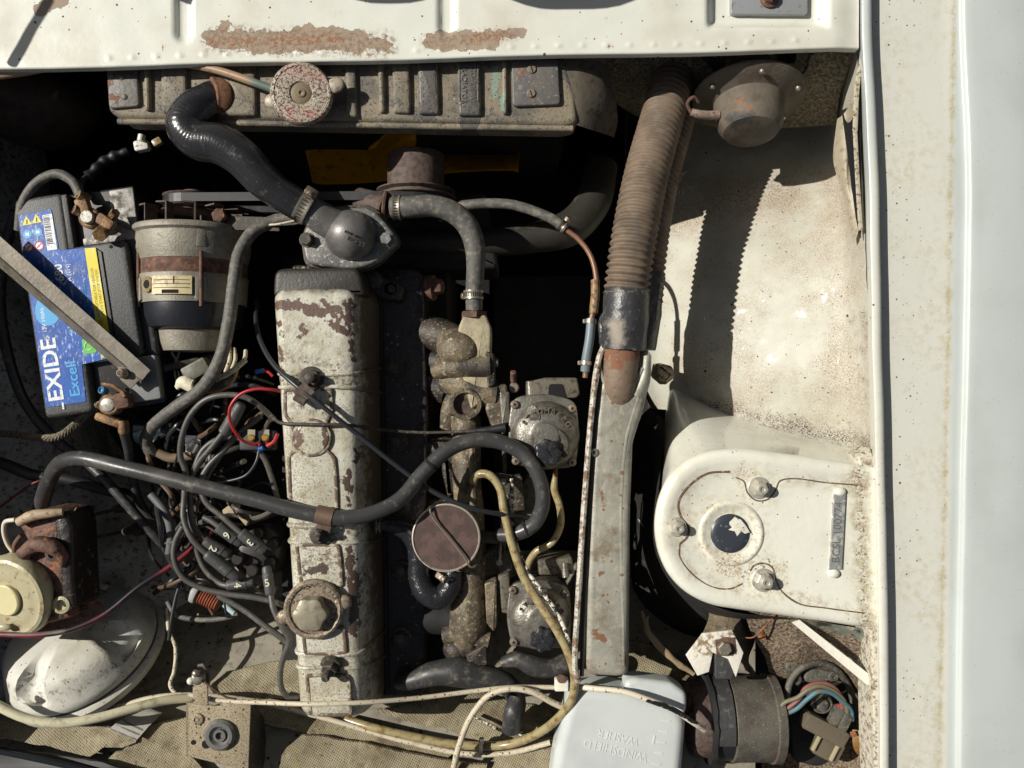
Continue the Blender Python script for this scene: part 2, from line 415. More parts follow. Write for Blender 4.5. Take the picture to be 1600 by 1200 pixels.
for j in range(101):
    y = -160 + 1560 * j / 100; r = []
    for dx, z in prof:
        x = fl(y) + dx
        if dx > 100: x = fl(y) + dx - 34 * sst(150, 1200, y) + (8 if dx > 120 else 0) * 0
        elif dx > 10: x = fl(y) + dx - 34 * sst(150, 1200, y) * (dx - 10) / 90
        r.append(W(x + .8*mnoise.noise(Vector((y*.01, dx*.01, 4))), y, z + 1.2*mnoise.noise(Vector((y*.006, dx*.02, 0)))))
    # densify smooth
    rows.append(r[:14] + catmull(r[14:], 3))
g = G(); g.grid(rows); g.ob('front_wing', fender_m, car, ang=42)
# ---- inner wing (wheel arch)
arch_m = mat('dusty_cream_arch_paint', c(190, 189, 176), .55, var=(c(180, 176, 160), 12, .4, .9),
    layers=[(c(156, 138, 114), .85, [('noise', 300, .42, .6), ('noise', 10, .42, .65)]),
            (c(146, 124, 102), .9, [('noise', 220, .4, .6), ('zones', [(1060, 320, 1250, 270, 34), (1310, 260, 1340, 700, 18), (1040, 330, 1040, 470, 14), (1180, 300, 1250, 290, 30)], dict(soft=26, amp=16, z=-130))]),
            (c(92, 72, 58), .9, [('noise', 260, .44, .58), ('zones', [(1120, 632, 1230, 662, 12), (1240, 668, 1345, 690, 14), (1325, 500, 1345, 680, 8)], dict(soft=14, amp=20, z=-90))]),
            (c(80, 60, 48), .9, [('speck', 120, .18)]), (c(84, 62, 46), .9, [('speck', 50, .12)]), (c(52, 46, 42), .9, [('speck', 320, .2), ('noise', 12, .5, .62)])],
    bump=[(380, .45), (60, 1.0)], coat=.1)
arch_rows = [
 [(1000, 40, -420), (1060, 60, -360), (1130, 66, -330), (1210, 70, -290), (1270, 74, -250), (1306, 78, -170), (1322, 80, -80), (1340, 84, 6)],
 [(1000, 150, -410), (1050, 160, -370), (1120, 165, -350), (1200, 168, -320), (1265, 172, -285), (1304, 176, -190), (1322, 180, -70), (1342, 176, 8)],
 [(1004, 250, -380), (1040, 250, -360), (1100, 250, -322), (1190, 245, -282), (1262, 240, -252), (1303, 236, -200), (1324, 240, -90), (1345, 240, 8)],
 [(1006, 330, -360), (1034, 330, -310), (1095, 325, -252), (1185, 322, -197), (1270, 320, -152), (1312, 320, -114), (1334, 322, -40), (1350, 322, 8)],
 [(1004, 430, -350), (1026, 430, -270), (1090, 430, -198), (1185, 430, -122), (1275, 430, -76), (1318, 430, -50), (1340, 430, -14), (1354, 430, 10)],
 [(1004, 520, -350), (1026, 520, -255), (1090, 520, -176), (1185, 520, -112), (1275, 520, -66), (1320, 520, -42), (1344, 520, -14), (1358, 520, 10)],
 [(1006, 600, -350), (1030, 600, -250), (1090, 602, -176), (1185, 608, -112), (1275, 610, -66), (1324, 614, -42), (1348, 616, -14), (1361, 618, 10)],
 [(1010, 640, -350), (1040, 640, -250), (1100, 648, -185), (1190, 672, -132), (1280, 690, -96), (1330, 702, -64), (1352, 715, -20), (1364, 730, 10)],
]
g = G(); g.net(arch_rows, n=14, disp=3.0, dscale=.02); g.ob('inner_wing', arch_m, car, ang=60)
# ragged edge of the arch skin beside the flange, over the dark slot
g = G(); g.net([[(1308, 186, -12), (1318, 178, 10), (1330, 160, 15)], [(1302, 250, -30), (1318, 215, 4), (1338, 170, 12)], [(1316, 300, -20), (1322, 290, -6), (1326, 262, -4)],
   [(1334, 380, -12), (1338, 372, -4), (1343, 350, 4)]], n=6, disp=1, dscale=.03)
g.ob('torn_edge', mat('dirty_cream_edge', c(170, 160, 138), .5, layers=[(c(112, 92, 72), .9, [('noise', 60, .5, .75)])], bump=[(120, .5)]), car)
g = G(); g.tube([(1336, 205, 14), (1341, 300, 15), (1345, 360, 15)], 3.5, 8, flat=.7); g.tube([(1348, 88, 16), (1340, 130, 15), (1336, 205, 14)], 4, 8, flat=.7)
g.ob('slot_edge', mat('cream_slot_edge', c(176, 168, 146), .5, layers=[(c(96, 80, 62), .9, [('noise', 100, .5, .62)])]), car)
g = G(); g.prism([(1316, 172), (1344, 158), (1347, 340), (1345, 372), (1338, 340)], 10.5, 8, .5); g.ob('dark_slot', M['slot'], car)
# ---- suspension tower
tow_m = mat('glossy_cream_tower_paint', c(226, 225, 210), .3, var=(c(208, 205, 188), 10, .45, .75),
    layers=[(c(176, 164, 134), .7, [('noise', 60, .4, .66), ('zones', [(1150, 740, 1105, 742, 5), (1105, 742, 1074, 764, 5), (1074, 764, 1062, 800, 5), (1232, 750, 1345, 760, 6), (1062, 850, 1080, 895, 5), (1080, 895, 1150, 922, 6), (1220, 925, 1345, 958, 6), (1340, 745, 1350, 970, 12)], dict(soft=9, amp=7, z=24))]), (c(190, 176, 142), .7, [('noise', 70, .45, .7), ('zones', [(1140, 835, 1141, 836, 62), (1190, 905, 1191, 906, 42), (1185, 762, 1186, 763, 34), (1058, 823, 1059, 824, 30), (1340, 740, 1365, 980, 16)], dict(soft=16, amp=12, z=30))]),
            (c(150, 110, 66), .8, [('noise', 200, .46, .6), ('zones', [(1140, 878, 1142, 879, 20), (1205, 915, 1225, 890, 6), (1160, 735, 1172, 745, 6), (1335, 745, 1345, 760, 10)], dict(soft=12, amp=14, z=30))]),
            (c(92, 70, 56), .8, [('noise', 150, .5, .62), ('zones', [(1340, 735, 1352, 980, 7), (1160, 900, 1200, 880, 8)], dict(soft=7, amp=12, z=20))]),
            (c(100, 82, 62), .8, [('speck', 130, .17)])], bump=[(18, 1.6), (200, .12)], coat=.5)
def tower_ring(pts): return [W(*p) for p in pts]
rim = [(1372, 733), (1330, 728), (1290, 722), (1250, 716), (1210, 711), (1170, 706), (1130, 706), (1100, 712), (1072, 726), (1050, 748), (1036, 776), (1029, 808), (1029, 840), (1036, 870), (1050, 898), (1075, 924), (1110, 942), (1150, 950), (1200, 957), (1250, 964), (1300, 971), (1340, 977), (1374, 980)]
n = len(rim)
topO = [W(p[0], p[1], 26) for p in rim]
def tin(d, z):
    q = [Vector((p.x, p.y, z)) for p in inset(topO, d)]
    for i in (0, n - 1): q[i].x = topO[i].x
    return q
base = [(1366, 730, 5), (1338, 704, -48), (1290, 692, -78), (1245, 680, -96), (1200, 668, -116), (1160, 655, -140), (1120, 640, -165), (1090, 624, -190), (1066, 610, -215), (1050, 600, -235), (1041, 640, -240), (1034, 700, -240), (1010, 790, -240)]
b0 = [W(*p) for p in base]
rest = [Vector((topO[i].x + 4, topO[i].y + 4, -300)) for i in range(13, n)]
b0 = b0 + rest
mid = []
for i in range(n):
    t = .5; q = b0[i].lerp(topO[i], .5); q.z += 10 if i < 10 else 0; mid.append(q)
mid2 = [b0[i].lerp(topO[i], .9) for i in range(n)]
g = G(); rings = [b0, mid, mid2]
for k in range(5):
    a = math.pi/2*k/4; rings.append(tin(-4 + 12*(1-math.cos(a)), 14 + 14*math.sin(a)))
rings.append(tin(18, 27.5)); rings.append(tin(24, 24)); rings.append(tin(60, 24))
# skin of the tower, smooth around
R2 = [catmull(r[:], 4) for r in rings]
g.loft(R2, False, True, closed=False)
tower = g.ob('suspension_tower', tow_m, car, ang=50)
under_m = mat('black_underseal_dust', c(34, 31, 29), .8, layers=[(c(84, 78, 70), .9, [('noise', 70, .54, .72, dict(stretch=(1, .4, 1)))])], bump=[(60, 3)])
g = G(); g.net([[(1000, 600, -330), (1020, 640, -250), (1042, 660, -200)], [(990, 760, -330), (1008, 770, -200), (1028, 790, 8)], [(985, 860, -320), (1005, 862, -200), (1028, 850, 12)], [(1000, 960, -320), (1040, 930, -200), (1060, 914, 12)], [(1050, 1010, -300), (1090, 980, -200), (1130, 952, 12)], [(1160, 1010, -300), (1200, 980, -200), (1230, 965, 12)]], n=6)
g.ob('tower_wall', under_m, car)
# seam lines where the plates overlap
seam_m = mat('dirty_seam', c(98, 78, 62), .9, layers=[(c(170, 150, 120), .9, [('noise', 90, .55, .65)])])
g = G()
def seam(pts, w=1.6, z=24.2): g.tube([(p[0], p[1], 27.6 if p[1] > 930 else z) for p in pts], w, 6, n=8, flat=.5)
seam([(1140, 737), (1105, 740), (1074, 762), (1060, 786), (1064, 808), (1076, 824), (1074, 838), (1062, 850)], 1.9)
seam([(1062, 850), (1062, 870), (1080, 895), (1110, 916), (1140, 920), (1160, 912)], 1.3)
seam([(1150, 746), (1162, 752), (1168, 770), (1182, 782), (1200, 780), (1212, 765), (1218, 752), (1232, 748), (1290, 754), (1340, 758)], 1.2)
seam([(1212, 905), (1220, 922), (1245, 942), (1290, 950), (1350, 958)], 1.2)
seam([(1172, 892), (1178, 884), (1192, 880), (1206, 886), (1212, 905)], 1.4)
g.ob('plate_seam', seam_m, car)
g = G(); zc = Vector((0, 0, 1))
g.lathe(W(1142, 833, 22), zc, [(50, 0), (50, 3), (47.5, 5.2), (44, 5.5), (40, 3), (33, 2.2), (30, 1), (30, -6)], 48)
g.ob('plug_ring', tow_m, car)
plug = G().lathe(W(1140, 833, 22), zc, [(30, 0), (30, 3), (27, 5.5), (20, 6), (6, 6.5)], 40).ob('rubber_plug', mat('faded_black_rubber_plug', c(56, 60, 66), .35, layers=[(c(120, 124, 130), .5, [('noise', 80, .6, .7)])]), car)
g = G(); g.prism([(1140, 816), (1148, 808), (1158, 812), (1166, 822), (1172, 832), (1164, 834), (1158, 830), (1152, 838), (1148, 830), (1138, 828), (1144, 824), (1140, 820)], 28.7, 27.8, .3); f_ = g.ob('paint_flake', M['tube_yellow'], plug)
f_.data.materials[0] = tow_m
for bx, by, r in ((1185, 762, 17), (1057, 823, 15), (1192, 906, 18)):
    p = W(bx, by, 23.5); g = G()
    g.lathe(p, zc, [(r, 0), (r, 2), (r*.93, 3)], 28); g.hexa(p + Vector((0,0,3)), r*.74, 10, ph=random.random())
    g.lathe(p + Vector((0,0,13)), zc, [(r*.5, -2), (r*.5, 8), (r*.4, 10), (r*.22, 10), (r*.2, 8)], 20)
    g.ob('tower_nut', mat('plated_nut', c(204, 200, 186), .3, .5, layers=[(c(140, 114, 76), .7, [('noise', 100, .54, .68)])]), car)
# serial plate, stamped, held by two painted rivets
g = G(); g.prism([(1303, 772), (1322, 773), (1316, 890), (1296, 891)], 27.5, 24, .8)
sp = g.ob('serial_plate', mat('bare_grey_plate', c(150, 152, 150), .45, .3, layers=[(c(120, 92, 70), .8, [('zones', [(1300, 770, 1292, 893, 1.5), (1323, 771, 1318, 892, 1)], dict(soft=2, amp=5, z=27))]), (c(196, 196, 186), .5, [('noise', 60, .5, .6)])], bump=[(100, .5)]), car)
text('BCSL 100774', W(1308.5, 832, 27.6), pd(.055, -1), 17, mat('stamped_mark', c(100, 98, 94), .7), sp, .25, name='serial_lettering')
for yy, xx in ((768, 1313), (896, 1303)):
    G().ball(W(xx, yy, 26), 9, 7, 5).ob('rivet', tow_m, sp)
# panel below/right of tower and scuttle corner
g = G(); g.prism([(1340, 712), (1360, 700), (1374, 735), (1376, 985), (1380, 1240), (1368, 1240), (1362, 1000), (1352, 975), (1346, 740)], 22, -34, 4); g.ob('wing_return', mat('dirty_return_paint', c(200, 194, 176), .6, layers=[(c(120, 104, 84), .8, [('noise', 60, .45, .65)]), (c(70, 56, 44), .9, [('noise', 130, .56, .64)])], bump=[(100, .8)]), car)
# ---- inner front panel with the square opening
inf_m = mat('sooty_cream_panel', c(150, 140, 116), .7, layers=[(c(74, 66, 56), .9, [('noise', 120, .34, .66)]), (c(40, 36, 30), .9, [('noise', 260, .5, .66)])], bump=[(80, 1.2)])
g = G(); g.net([[(860, 60, -60), (960, 60, -60), (1080, 58, -56), (1200, 56, -44), (1344, 54, -4)], [(880, 100, -110), (960, 108, -110), (1080, 108, -90), (1200, 108, -76), (1330, 96, -34)],
    [(930, 140, -190), (990, 150, -180), (1080, 150, -150), (1200, 152, -132), (1312, 150, -100)], [(990, 180, -290), (1040, 190, -270), (1110, 196, -240), (1200, 200, -215), (1306, 196, -170)]], n=12,
    skip=lambda p: 395 < p.x < 452 and 495 < p.y < 540, disp=2, dscale=.04)
g.ob('inner_front_panel', inf_m, car)
for q in ([(1208, 76), (1262, 76)], ):
    g = G(); g.tube([(1212, 112, -78), (1256, 114, -70), (1270, 84, -40)], 4, 8); g.ob('opening_edge', inf_m, car)
g = G(); g.prism(rnd_poly([(1133, 60), (1216, 60), (1213, 110), (1200, 122), (1150, 122), (1134, 108)], 4), -48, -54, 1); br_ = g.ob('mounting_tab', M['dark_steel'], car)
for x in (1148, 1204): G().ball(W(x, 79, -46), 10, 7, 4).ob('rivet', tow_m, br_)
# ---- engine bay floor rails, left inner wing, bulkhead
liner = mat('grey_painted_bay_wall', c(196, 196, 192), .45, var=(c(130, 128, 122), 8, .38, .68), layers=[(c(44, 40, 36), .9, [('noise', 60, .5, .7)]), (c(30, 28, 26), .9, [('speck', 130, .2)])], bump=[(40, 2)])
g = G(); g.net([[(-160, 90, 20), (-120, 90, -60), (-60, 96, -260), (30, 110, -420), (90, 130, -600)], [(-160, 400, 20), (-120, 400, -60), (-50, 400, -240), (60, 400, -400), (120, 400, -600)], [(-160, 560, 20), (-120, 560, -60), (-50, 560, -200), (60, 565, -290), (180, 570, -560)],
   [(-160, 700, 20), (-120, 700, -60), (-40, 700, -190), (80, 690, -280), (200, 690, -520)], [(-160, 800, 20), (-120, 800, -40), (-30, 800, -170), (100, 800, -240), (270, 800, -380)], [(-160, 930, 20), (-120, 930, 0), (-20, 930, -150), (110, 930, -220), (300, 950, -300)], [(-160, 1240, 20), (-120, 1240, 0), (-20, 1240, -150), (110, 1240, -220), (300, 1240, -300)]], n=8, disp=5, dscale=.02)
g.ob('left_inner_wing', liner, car)
g = G(); g.net([[(-500, y, -110), (-440, y, 0), (-300, y, 40), (-190, y, 40), (-160, y, 20)] for y in (-160, 300, 700, 1100, 1400)], n=5); g.ob('left_front_wing', fender_m, car)
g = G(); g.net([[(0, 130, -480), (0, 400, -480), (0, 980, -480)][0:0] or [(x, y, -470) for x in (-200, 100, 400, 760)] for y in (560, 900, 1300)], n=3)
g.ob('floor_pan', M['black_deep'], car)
g = G(); g.prism([(-160, 20), (1010, 20), (1010, 620), (-160, 620)], -500, -520, 3); g.ob('added_dark_sheet', mat('near_black_sheet', c(13, 13, 13), .9, layers=[(c(50, 46, 40), .9, [('speck', 150, .3)])], bump=[(120, 2)]), car)  # added near-black sheet hides sunlit ground so the gap stays dark
# walls that close the bay
g = G()
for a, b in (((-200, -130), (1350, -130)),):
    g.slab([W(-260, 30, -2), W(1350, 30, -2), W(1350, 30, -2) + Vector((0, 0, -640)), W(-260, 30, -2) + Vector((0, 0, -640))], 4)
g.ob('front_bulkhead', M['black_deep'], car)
g = G(); g.prism([(770, 430), (1010, 430), (1010, 1090), (770, 1090)], -400, -460, 4); g.ob('added_dark_slab', M['black_deep'], car)  # slab added to cover a sunlit patch right of the engine
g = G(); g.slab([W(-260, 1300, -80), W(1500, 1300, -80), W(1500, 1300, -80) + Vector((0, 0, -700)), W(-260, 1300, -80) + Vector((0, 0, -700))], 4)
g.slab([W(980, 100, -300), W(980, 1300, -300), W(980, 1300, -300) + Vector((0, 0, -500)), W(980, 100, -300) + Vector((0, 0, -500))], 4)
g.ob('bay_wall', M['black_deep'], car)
def lipy(X): return 688 - 36*math.exp(-((X + 150)/110)**4) - 27*math.exp(-((X+430)/75)**4) - 26*math.exp(-((X+745)/22)**2) + 60*sst(60, 300, X)
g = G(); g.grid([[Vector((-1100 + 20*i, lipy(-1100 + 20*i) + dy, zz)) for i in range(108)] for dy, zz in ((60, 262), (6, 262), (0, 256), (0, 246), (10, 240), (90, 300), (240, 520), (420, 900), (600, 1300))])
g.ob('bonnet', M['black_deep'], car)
G().tube([Vector((-1034, 694, 332)), Vector((-925, 543, 182))], 6, 10, raw=True).ob('bonnet_stay', M['black_deep'], car)
# ================================================================== radiator
Yv = Vector((0, 1, 0)); Xv = Vector((1, 0, 0)); Zv = Vector((0, 0, 1))
rad = T('radiator', 'muddy grey radiator with flaking paint behind the chipped white front panel', 'radiator', 530, 150, 0)
rad_m = mat('muddy_flaked_radiator', c(136, 126, 106), .65, var=(c(104, 98, 88), 18, .4, .65),
    layers=[(c(98, 96, 92), .5, [('noise', 34, .54, .58), ('noise', 9, .45, .55)], .6), (c(94, 91, 86), .5, [('zones', [(668, 100, 668, 175, 14), (733, 100, 733, 185, 17), (505, 95, 505, 110, 12), (885, 100, 940, 190, 14)], dict(soft=.6, amp=5, nscale=60))], .5),
            (c(132, 150, 134), .7, [('zones', [(775, 110, 772, 150, 6), (786, 150, 784, 170, 3)], dict(soft=2, amp=6, nscale=80))]), (c(64, 54, 46), .9, [('noise', 140, .58, .66)], -.6), (c(176, 166, 142), .8, [('noise', 55, .62, .72)])],
    bump=[(90, 1.0), (25, 1.5)])
radplate_m = mat('grey_plate_with_rust', c(98, 94, 88), .5, var=(c(84, 84, 86), 30, .4, .7), layers=[(c(130, 86, 66), .9, [('noise', 55, .54, .58), ('zones', [(182, 115, 178, 165, 12), (815, 100, 822, 150, 8)], dict(soft=8, amp=10))], .4), (c(150, 140, 116), .9, [('noise', 110, .58, .66)])], bump=[(90, 1)])
g = G(); g.prism(rnd_poly([(164, 103), (300, 96), (600, 92), (884, 90), (900, 150), (903, 190), (880, 196), (700, 192), (400, 187), (185, 184), (168, 172)], 9), 0, -62, 9, 4)
g.ob('top_tank', rad_m, rad, jit=1.2)
for x0, x1, y0, y1 in ((223, 233, 104, 172), (340, 398, 98, 180), (538, 556, 95, 182), (612, 640, 96, 176), (250, 290, 104, 176), (430, 436, 98, 180), (590, 600, 96, 175), (652, 684, 96, 178), (714, 750, 95, 180), (784, 792, 95, 178)):
    G().prism(rnd_poly([(x0, y0), (x1, y0), (x1+2, y1), (x0+2, y1)], 5), 8, -4, 5).ob('stiffening_rib', rad_m, rad, jit=.8)
g = G(); g.tube([(185, 190, -8), (400, 193, -8), (700, 198, -8), (895, 201, -8)], 5, 10); g.ob('tank_seam', rad_m, rad)
g = G(); g.prism([(186, 110), (890, 100), (890, 178), (186, 176)], -60, -460, 3); g.ob('core', M['black_deep'], rad)
g = G(); g.prism(rnd_poly([(166, 106), (214, 104), (218, 166), (170, 170)], 7), 6, -2, 2.5); pl = g.ob('mounting_plate', radplate_m, rad)
g = G()
for x, y in ((191, 121), (195, 152), (176, 120)): g.ball(W(x, y, 5), 5.5, 5.5, 3)
g.ob('plate_rivet', radplate_m, pl)
g = G(); g.prism(rnd_poly([(799, 93), (872, 92), (876, 163), (801, 166)], 7), 7, -2, 2.5); pl = g.ob('mounting_plate', radplate_m, rad)
for x, y in ((831, 108), (830, 146)):
    q = G().lathe(W(x, y, 7), Zv, [(7, 0), (7, 1.5), (6, 2.5)], 18).ob('plate_screw', M['screw'], pl)
    G().box(W(x, y, 9.6), 1.6, 10, .6, .3).ob('screw_slot', M['slot'], pl)
g = G(); g.net([[(884, 92, -2), (905, 92, -4), (935, 96, -20), (950, 100, -40)], [(886, 150, -2), (910, 150, -4), (950, 165, -30), (965, 180, -60)], [(892, 192, -6), (915, 200, -14), (952, 212, -60), (960, 216, -120)]], n=6)
g.ob('side_support', mat('brown_side_bracket', c(92, 84, 72), .7, layers=[(c(60, 56, 50), .8, [('noise', 50, .5, .65)])], bump=[(70, 1)]), rad)
text('RADIATOR', W(725, 134, 8.3), pd(0, 1), 11, rad_m, rad, .8, spacing=1.05); text('COVENTRY', W(739, 134, 8.3), pd(0, 1), 11, rad_m, rad, .8)
g = G(); fr_ = [(718, 104), (747, 104), (747, 158), (718, 158), (718, 104)]
for a, b in zip(fr_, fr_[1:]): g.tube([(a[0], a[1], 8.1), (b[0], b[1], 8.1)], .9, 6)
g.ob('name_border', rad_m, rad)
# filler neck and pressure cap
cp = Vector((0.10, -0.05, 1)).normalized()
G().lathe(W(480, 148, 0), Zv, [(30, -2), (27, 14), (27, 30)], 30).ob('filler_neck', rad_m, rad)
cap_m = mat('pitted_cap_metal', c(186, 178, 160), .4, .25, layers=[(c(96, 68, 62), .8, [('noise', 190, .48, .56)]), (c(176, 44, 50), .6, [('noise', 170, .54, .58, dict(off=2.)), ('zones', [(450, 112, 500, 118, 8), (448, 180, 500, 178, 8)], dict(soft=10, amp=6, z=38))])], bump=[(300, .5)])
cpos = W(471, 146, 34)
def disc(pos, prof, seg=40): return G().lathe(pos, cp, prof, seg)
caproot = disc(cpos, [(46, -10), (47.5, -6), (47, 0), (44, 3.5), (41, 4), (40, 3), (24, 4.2), (18, 3.5), (15, .5), (6, 0), (5, 2.2), (3, 2.2)]).ob('pressure_cap', cap_m, rad)
earm = mat('dull_cap_ear', c(168, 160, 142), .5, .1, layers=[(c(120, 96, 80), .8, [('noise', 70, .5, .64)])], bump=[(200, .5)])
u_, w_, a_ = frame(cp)
for dx, dy, L in ((-43, -9, 1), (50, 14, 1)):
    q = cpos + Vector((dx, dy, -5)); d = Vector((dx, dy, 0)).normalized()
    G().ball(q, 15, 12, 5, axes=(d, Vector((-d.y, d.x, 0)), Zv)).ob('cap_ear', earm, caproot)
G().lathe(cpos, cp, [(16, 1.5), (15, 2.2), (7, 2.4), (6, 4), (3.4, 4), (3, 2)], 24).ob('cap_button', mat('cap_button_brown', c(122, 108, 84), .6, bump=[(200, .5)]), caproot)
# overflow pipe along the panel
o = G().tube([(-30, 122, 12), (40, 112, 14), (110, 99, 14), (200, 95, 10), (270, 97, 12), (340, 110, 20), (400, 130, 26), (428, 140, 26)], 6.2, 12).ob('overflow_pipe', mat('tan_pipe', c(160, 132, 104), .4, layers=[(c(96, 112, 104), .5, [('zones', [(405, 130, 432, 142, 14)], dict(soft=8, amp=6, z=26))]), (c(120, 96, 76), .7, [('noise', 50, .55, .7)])]))
top(o, 'thin tan overflow pipe running along the lower edge of the white front panel', 'pipe')
k = T('pipe_clip', 'small chipped white clip holding the tan pipe to the front panel', 'clip', 92, 98, 20)
g = G(); g.box(W(91, 96, 24), 17, 9, 5, .05, bev=1); g.box(W(88, 101, 22), 4, 12, 6, .1, bev=1); g.ob('clip_body', tow_m, k); G().box(W(100, 108, 12), 14, 6, 5, .1, bev=1.5).ob('clip_tail', tow_m, k)
# ================================================================== hoses: common builder
def clamp(parent, p, axis, r, w=11, ang=0.0, name='hose_clamp', m=None):
    """band round a hose at p (mm), axis direction, screw placed at angle ang round it"""
    m = m or M['zinc']; u, v, a = frame(axis)
    b = G().lathe(p - a*w/2, a, [(r, 0), (r+1.4, 0), (r+1.4, w*.2), (r+1.0, w*.25), (r+1.0, w*.75), (r+1.4, w*.8), (r+1.4, w), (r, w)], 32).ob(name, m, parent)
    g = G()
    for k in range(28):
        t = 2*math.pi*k/28; d = u*math.cos(t) + v*math.sin(t)
        g.box(p + d*(r+1.2), w*.46, 1.3, .7, axes=(a, a.cross(d), d))
    g.ob('band_slots', M['slot'], b)
    d = u*math.cos(ang) + v*math.sin(ang); tdir = a.cross(d)
    g = G(); g.box(p + d*(r+4.2), w*1.0, 15, 6, axes=(a, tdir, d), bev=1.5)
    g.lathe(p + d*(r+6) + tdir*6, tdir, [(4, 0), (4, 3), (5.4, 3), (5.4, 8), (4.6, 9)], 8)
    g.ob('clamp_screw', M['screw'], b)
    s2 = G().box(p + d*(r+6) + tdir*15.1, 8, 1.2, .6, axes=(a, d, tdir)).ob('screw_slot', M['slot'], b)
    return b
def ribbed(pitch, amp): return lambda d, t: 1 + amp*math.sin(2*math.pi*d/pitch)
# upper radiator hose
top_h = T('radiator_top_hose', 'thick shiny black rubber hose curving from the radiator down to the thermostat elbow', 'hose', 380, 240, 30)
tp = [(342, 150, -26, 28), (328, 160, -6, 30), (304, 174, 10, 31), (291, 196, 16, 30.5), (308, 218, 18, 30), (345, 226, 20, 31), (380, 248, 20, 30), (410, 280, 17, 28), (440, 304, 12, 25.5), (474, 324, 4, 25)]
hose_m = mat('braided_black_hose', c(40, 40, 42), .22, layers=[(c(96, 90, 80), .6, [('noise', 40, .58, .8)])], bump=[(240, .4)], coat=.4)
G().tube(tp, 26, 28, n=22, rf=ribbed(5.2, .004)).ob('hose_body', hose_m, top_h, ang=80)
g = G()
for k in range(3):
    pass
ax = (W(474, 324, 4) - W(450, 310, 10)).normalized()
clamp(top_h, W(476, 322, 4), ax, 26, 19, ang=-2.45)
nk = G().lathe(W(338, 156, -10), Vector((-.80, -.1, .6)).normalized(), [(36, -12), (36, 0), (34.5, 2), (34, 8), (32, 9)], 36).ob('neck_band', mat('orange_rust_band', c(120, 82, 58), .85, layers=[(c(72, 54, 44), .9, [('noise', 60, .5, .6)])], bump=[(200, .6)]), top_h)
# thermostat elbow
th = T('thermostat_housing', 'grey cast thermostat elbow with chalky corrosion at the end of the thick black hose', 'thermostat housing', 545, 370, 0)
th_m = mat('oxidised_alloy', c(120, 117, 114), .42, .3, var=(c(96, 93, 91), 30, .4, .65), layers=[(c(196, 200, 192), .8, [('noise', 80, .54, .62), ('zones', [(485, 345, 500, 400, 10), (560, 330, 590, 350, 7), (600, 360, 612, 378, 6), (500, 405, 560, 410, 5), (575, 412, 595, 395, 5)], dict(soft=8, amp=8))], .5), (c(88, 120, 104), .8, [('noise', 90, .52, .6), ('zones', [(590, 350, 612, 372, 8), (575, 400, 595, 395, 8)], dict(soft=6, amp=8))], .3)], bump=[(180, .4)])
g = G(); g.prism(rnd_poly([(470, 372, 14), (478, 352, 10), (520, 325, 18), (580, 322, 20), (618, 366, 12), (620, 380, 12), (585, 412, 16), (548, 422, 16), (478, 412, 12)], 12, 5), -14, -34, 5, 4); g.ob('flange', th_m, th, jit=.6)
g = G(); g.prism(rnd_poly([(470, 376, 14), (478, 350, 10), (520, 322, 18), (582, 318, 20), (622, 366, 12), (624, 380, 12), (587, 416, 16), (548, 427, 16), (476, 416, 12)], 12, 5), -35, -60, 2, 2); g.ob('flange_base', M['dark_steel'], th)
g = G(); g.ball(W(549, 368, -16), 42, 40, 42, 32, 18); g.tube([(478, 326, -2, 23), (505, 342, -5, 25), (530, 356, -12, 27), (549, 368, -18, 26)], 27, 24, n=8)
g.ob('elbow', th_m, th, ang=80)
text('L3-4091', W(556, 377, 25.5), pd(-1, -.45), 9, M['dark_steel'], th, 1.2); text('F 9983', W(546, 364, 26), pd(-1, -.45), 6, M['dark_steel'], th, 1.2)
for x, y in ((480, 375), (604, 374)):
    g = G(); g.lathe(W(x, y, -15), Zv, [(12, 0), (12, 2.5), (10, 3)], 20); g.hexa(W(x, y, -12), 10, 10); g.ob('elbow_bolt', M['dark_steel'] if x < 500 else th_m, th)
# ================================================================== cooling fan, pump pulley, belt
fan = T('cooling_fan', 'amber plastic cooling fan in deep shade between radiator and engine', 'fan', 645, 250, -290)
fc = W(645, 250, -290); amber = mat('amber_plastic', c(214, 156, 14), .25, layers=[(c(150, 104, 12), .5, [('noise', 30, .5, .7)])])
for k in range(4):
    t = 2*math.pi*(k+.03)/4; d = Vector((math.cos(t), 0, math.sin(t))); e = Vector((-math.sin(t), 0, math.cos(t)))
    g = G(); g.loft([[fc + d*r + e*w1 + Yv*(h1) for w1, h1 in ((-wd, 31), (-wd*.5, 14), (0, 2), (wd*.5, -13), (wd, -31), (wd, -34), (wd*.5, -16), (0, -1), (-wd*.5, 11), (-wd, 28))] for r, wd in ((48, 22), (70, 30), (100, 38), (140, 44), (180, 46), (196, 42), (203, 30))])
    g.ob('fan_blade', amber, fan)
G().lathe(fc - Yv*16, Yv, [(50, 0), (52, 4), (52, 26), (44, 30)], 30).ob('fan_centre', amber, fan)
pp = T('pump_pulley', 'rusty brown drum and pulley rim driven by the fan belt', 'pulley', 650, 270, -160)
pc = W(650, 300, -112)
G().lathe(pc, Yv, [(48, -6), (48, 60), (46, 64), (20, 64)], 40).ob('drum', M['rust_brown'], pp)
G().lathe(pc, Yv, [(20, -12), (66, -12), (68, -11), (68, -9), (58, -7), (58, -4), (66, 0), (66, 2), (50, 3)], 48).ob('pulley_rim', M['rust_brown'], pp)
alt = T('alternator', 'grimy alloy alternator with a rusty stator band and faded label beside the battery', 'alternator', 305, 420, -110)
AZ = -112; AR = 92
def ay(py): return W(305, py, -52).y
ac = lambda py: Vector((W(303, 420, AZ).x, ay(py), AZ))
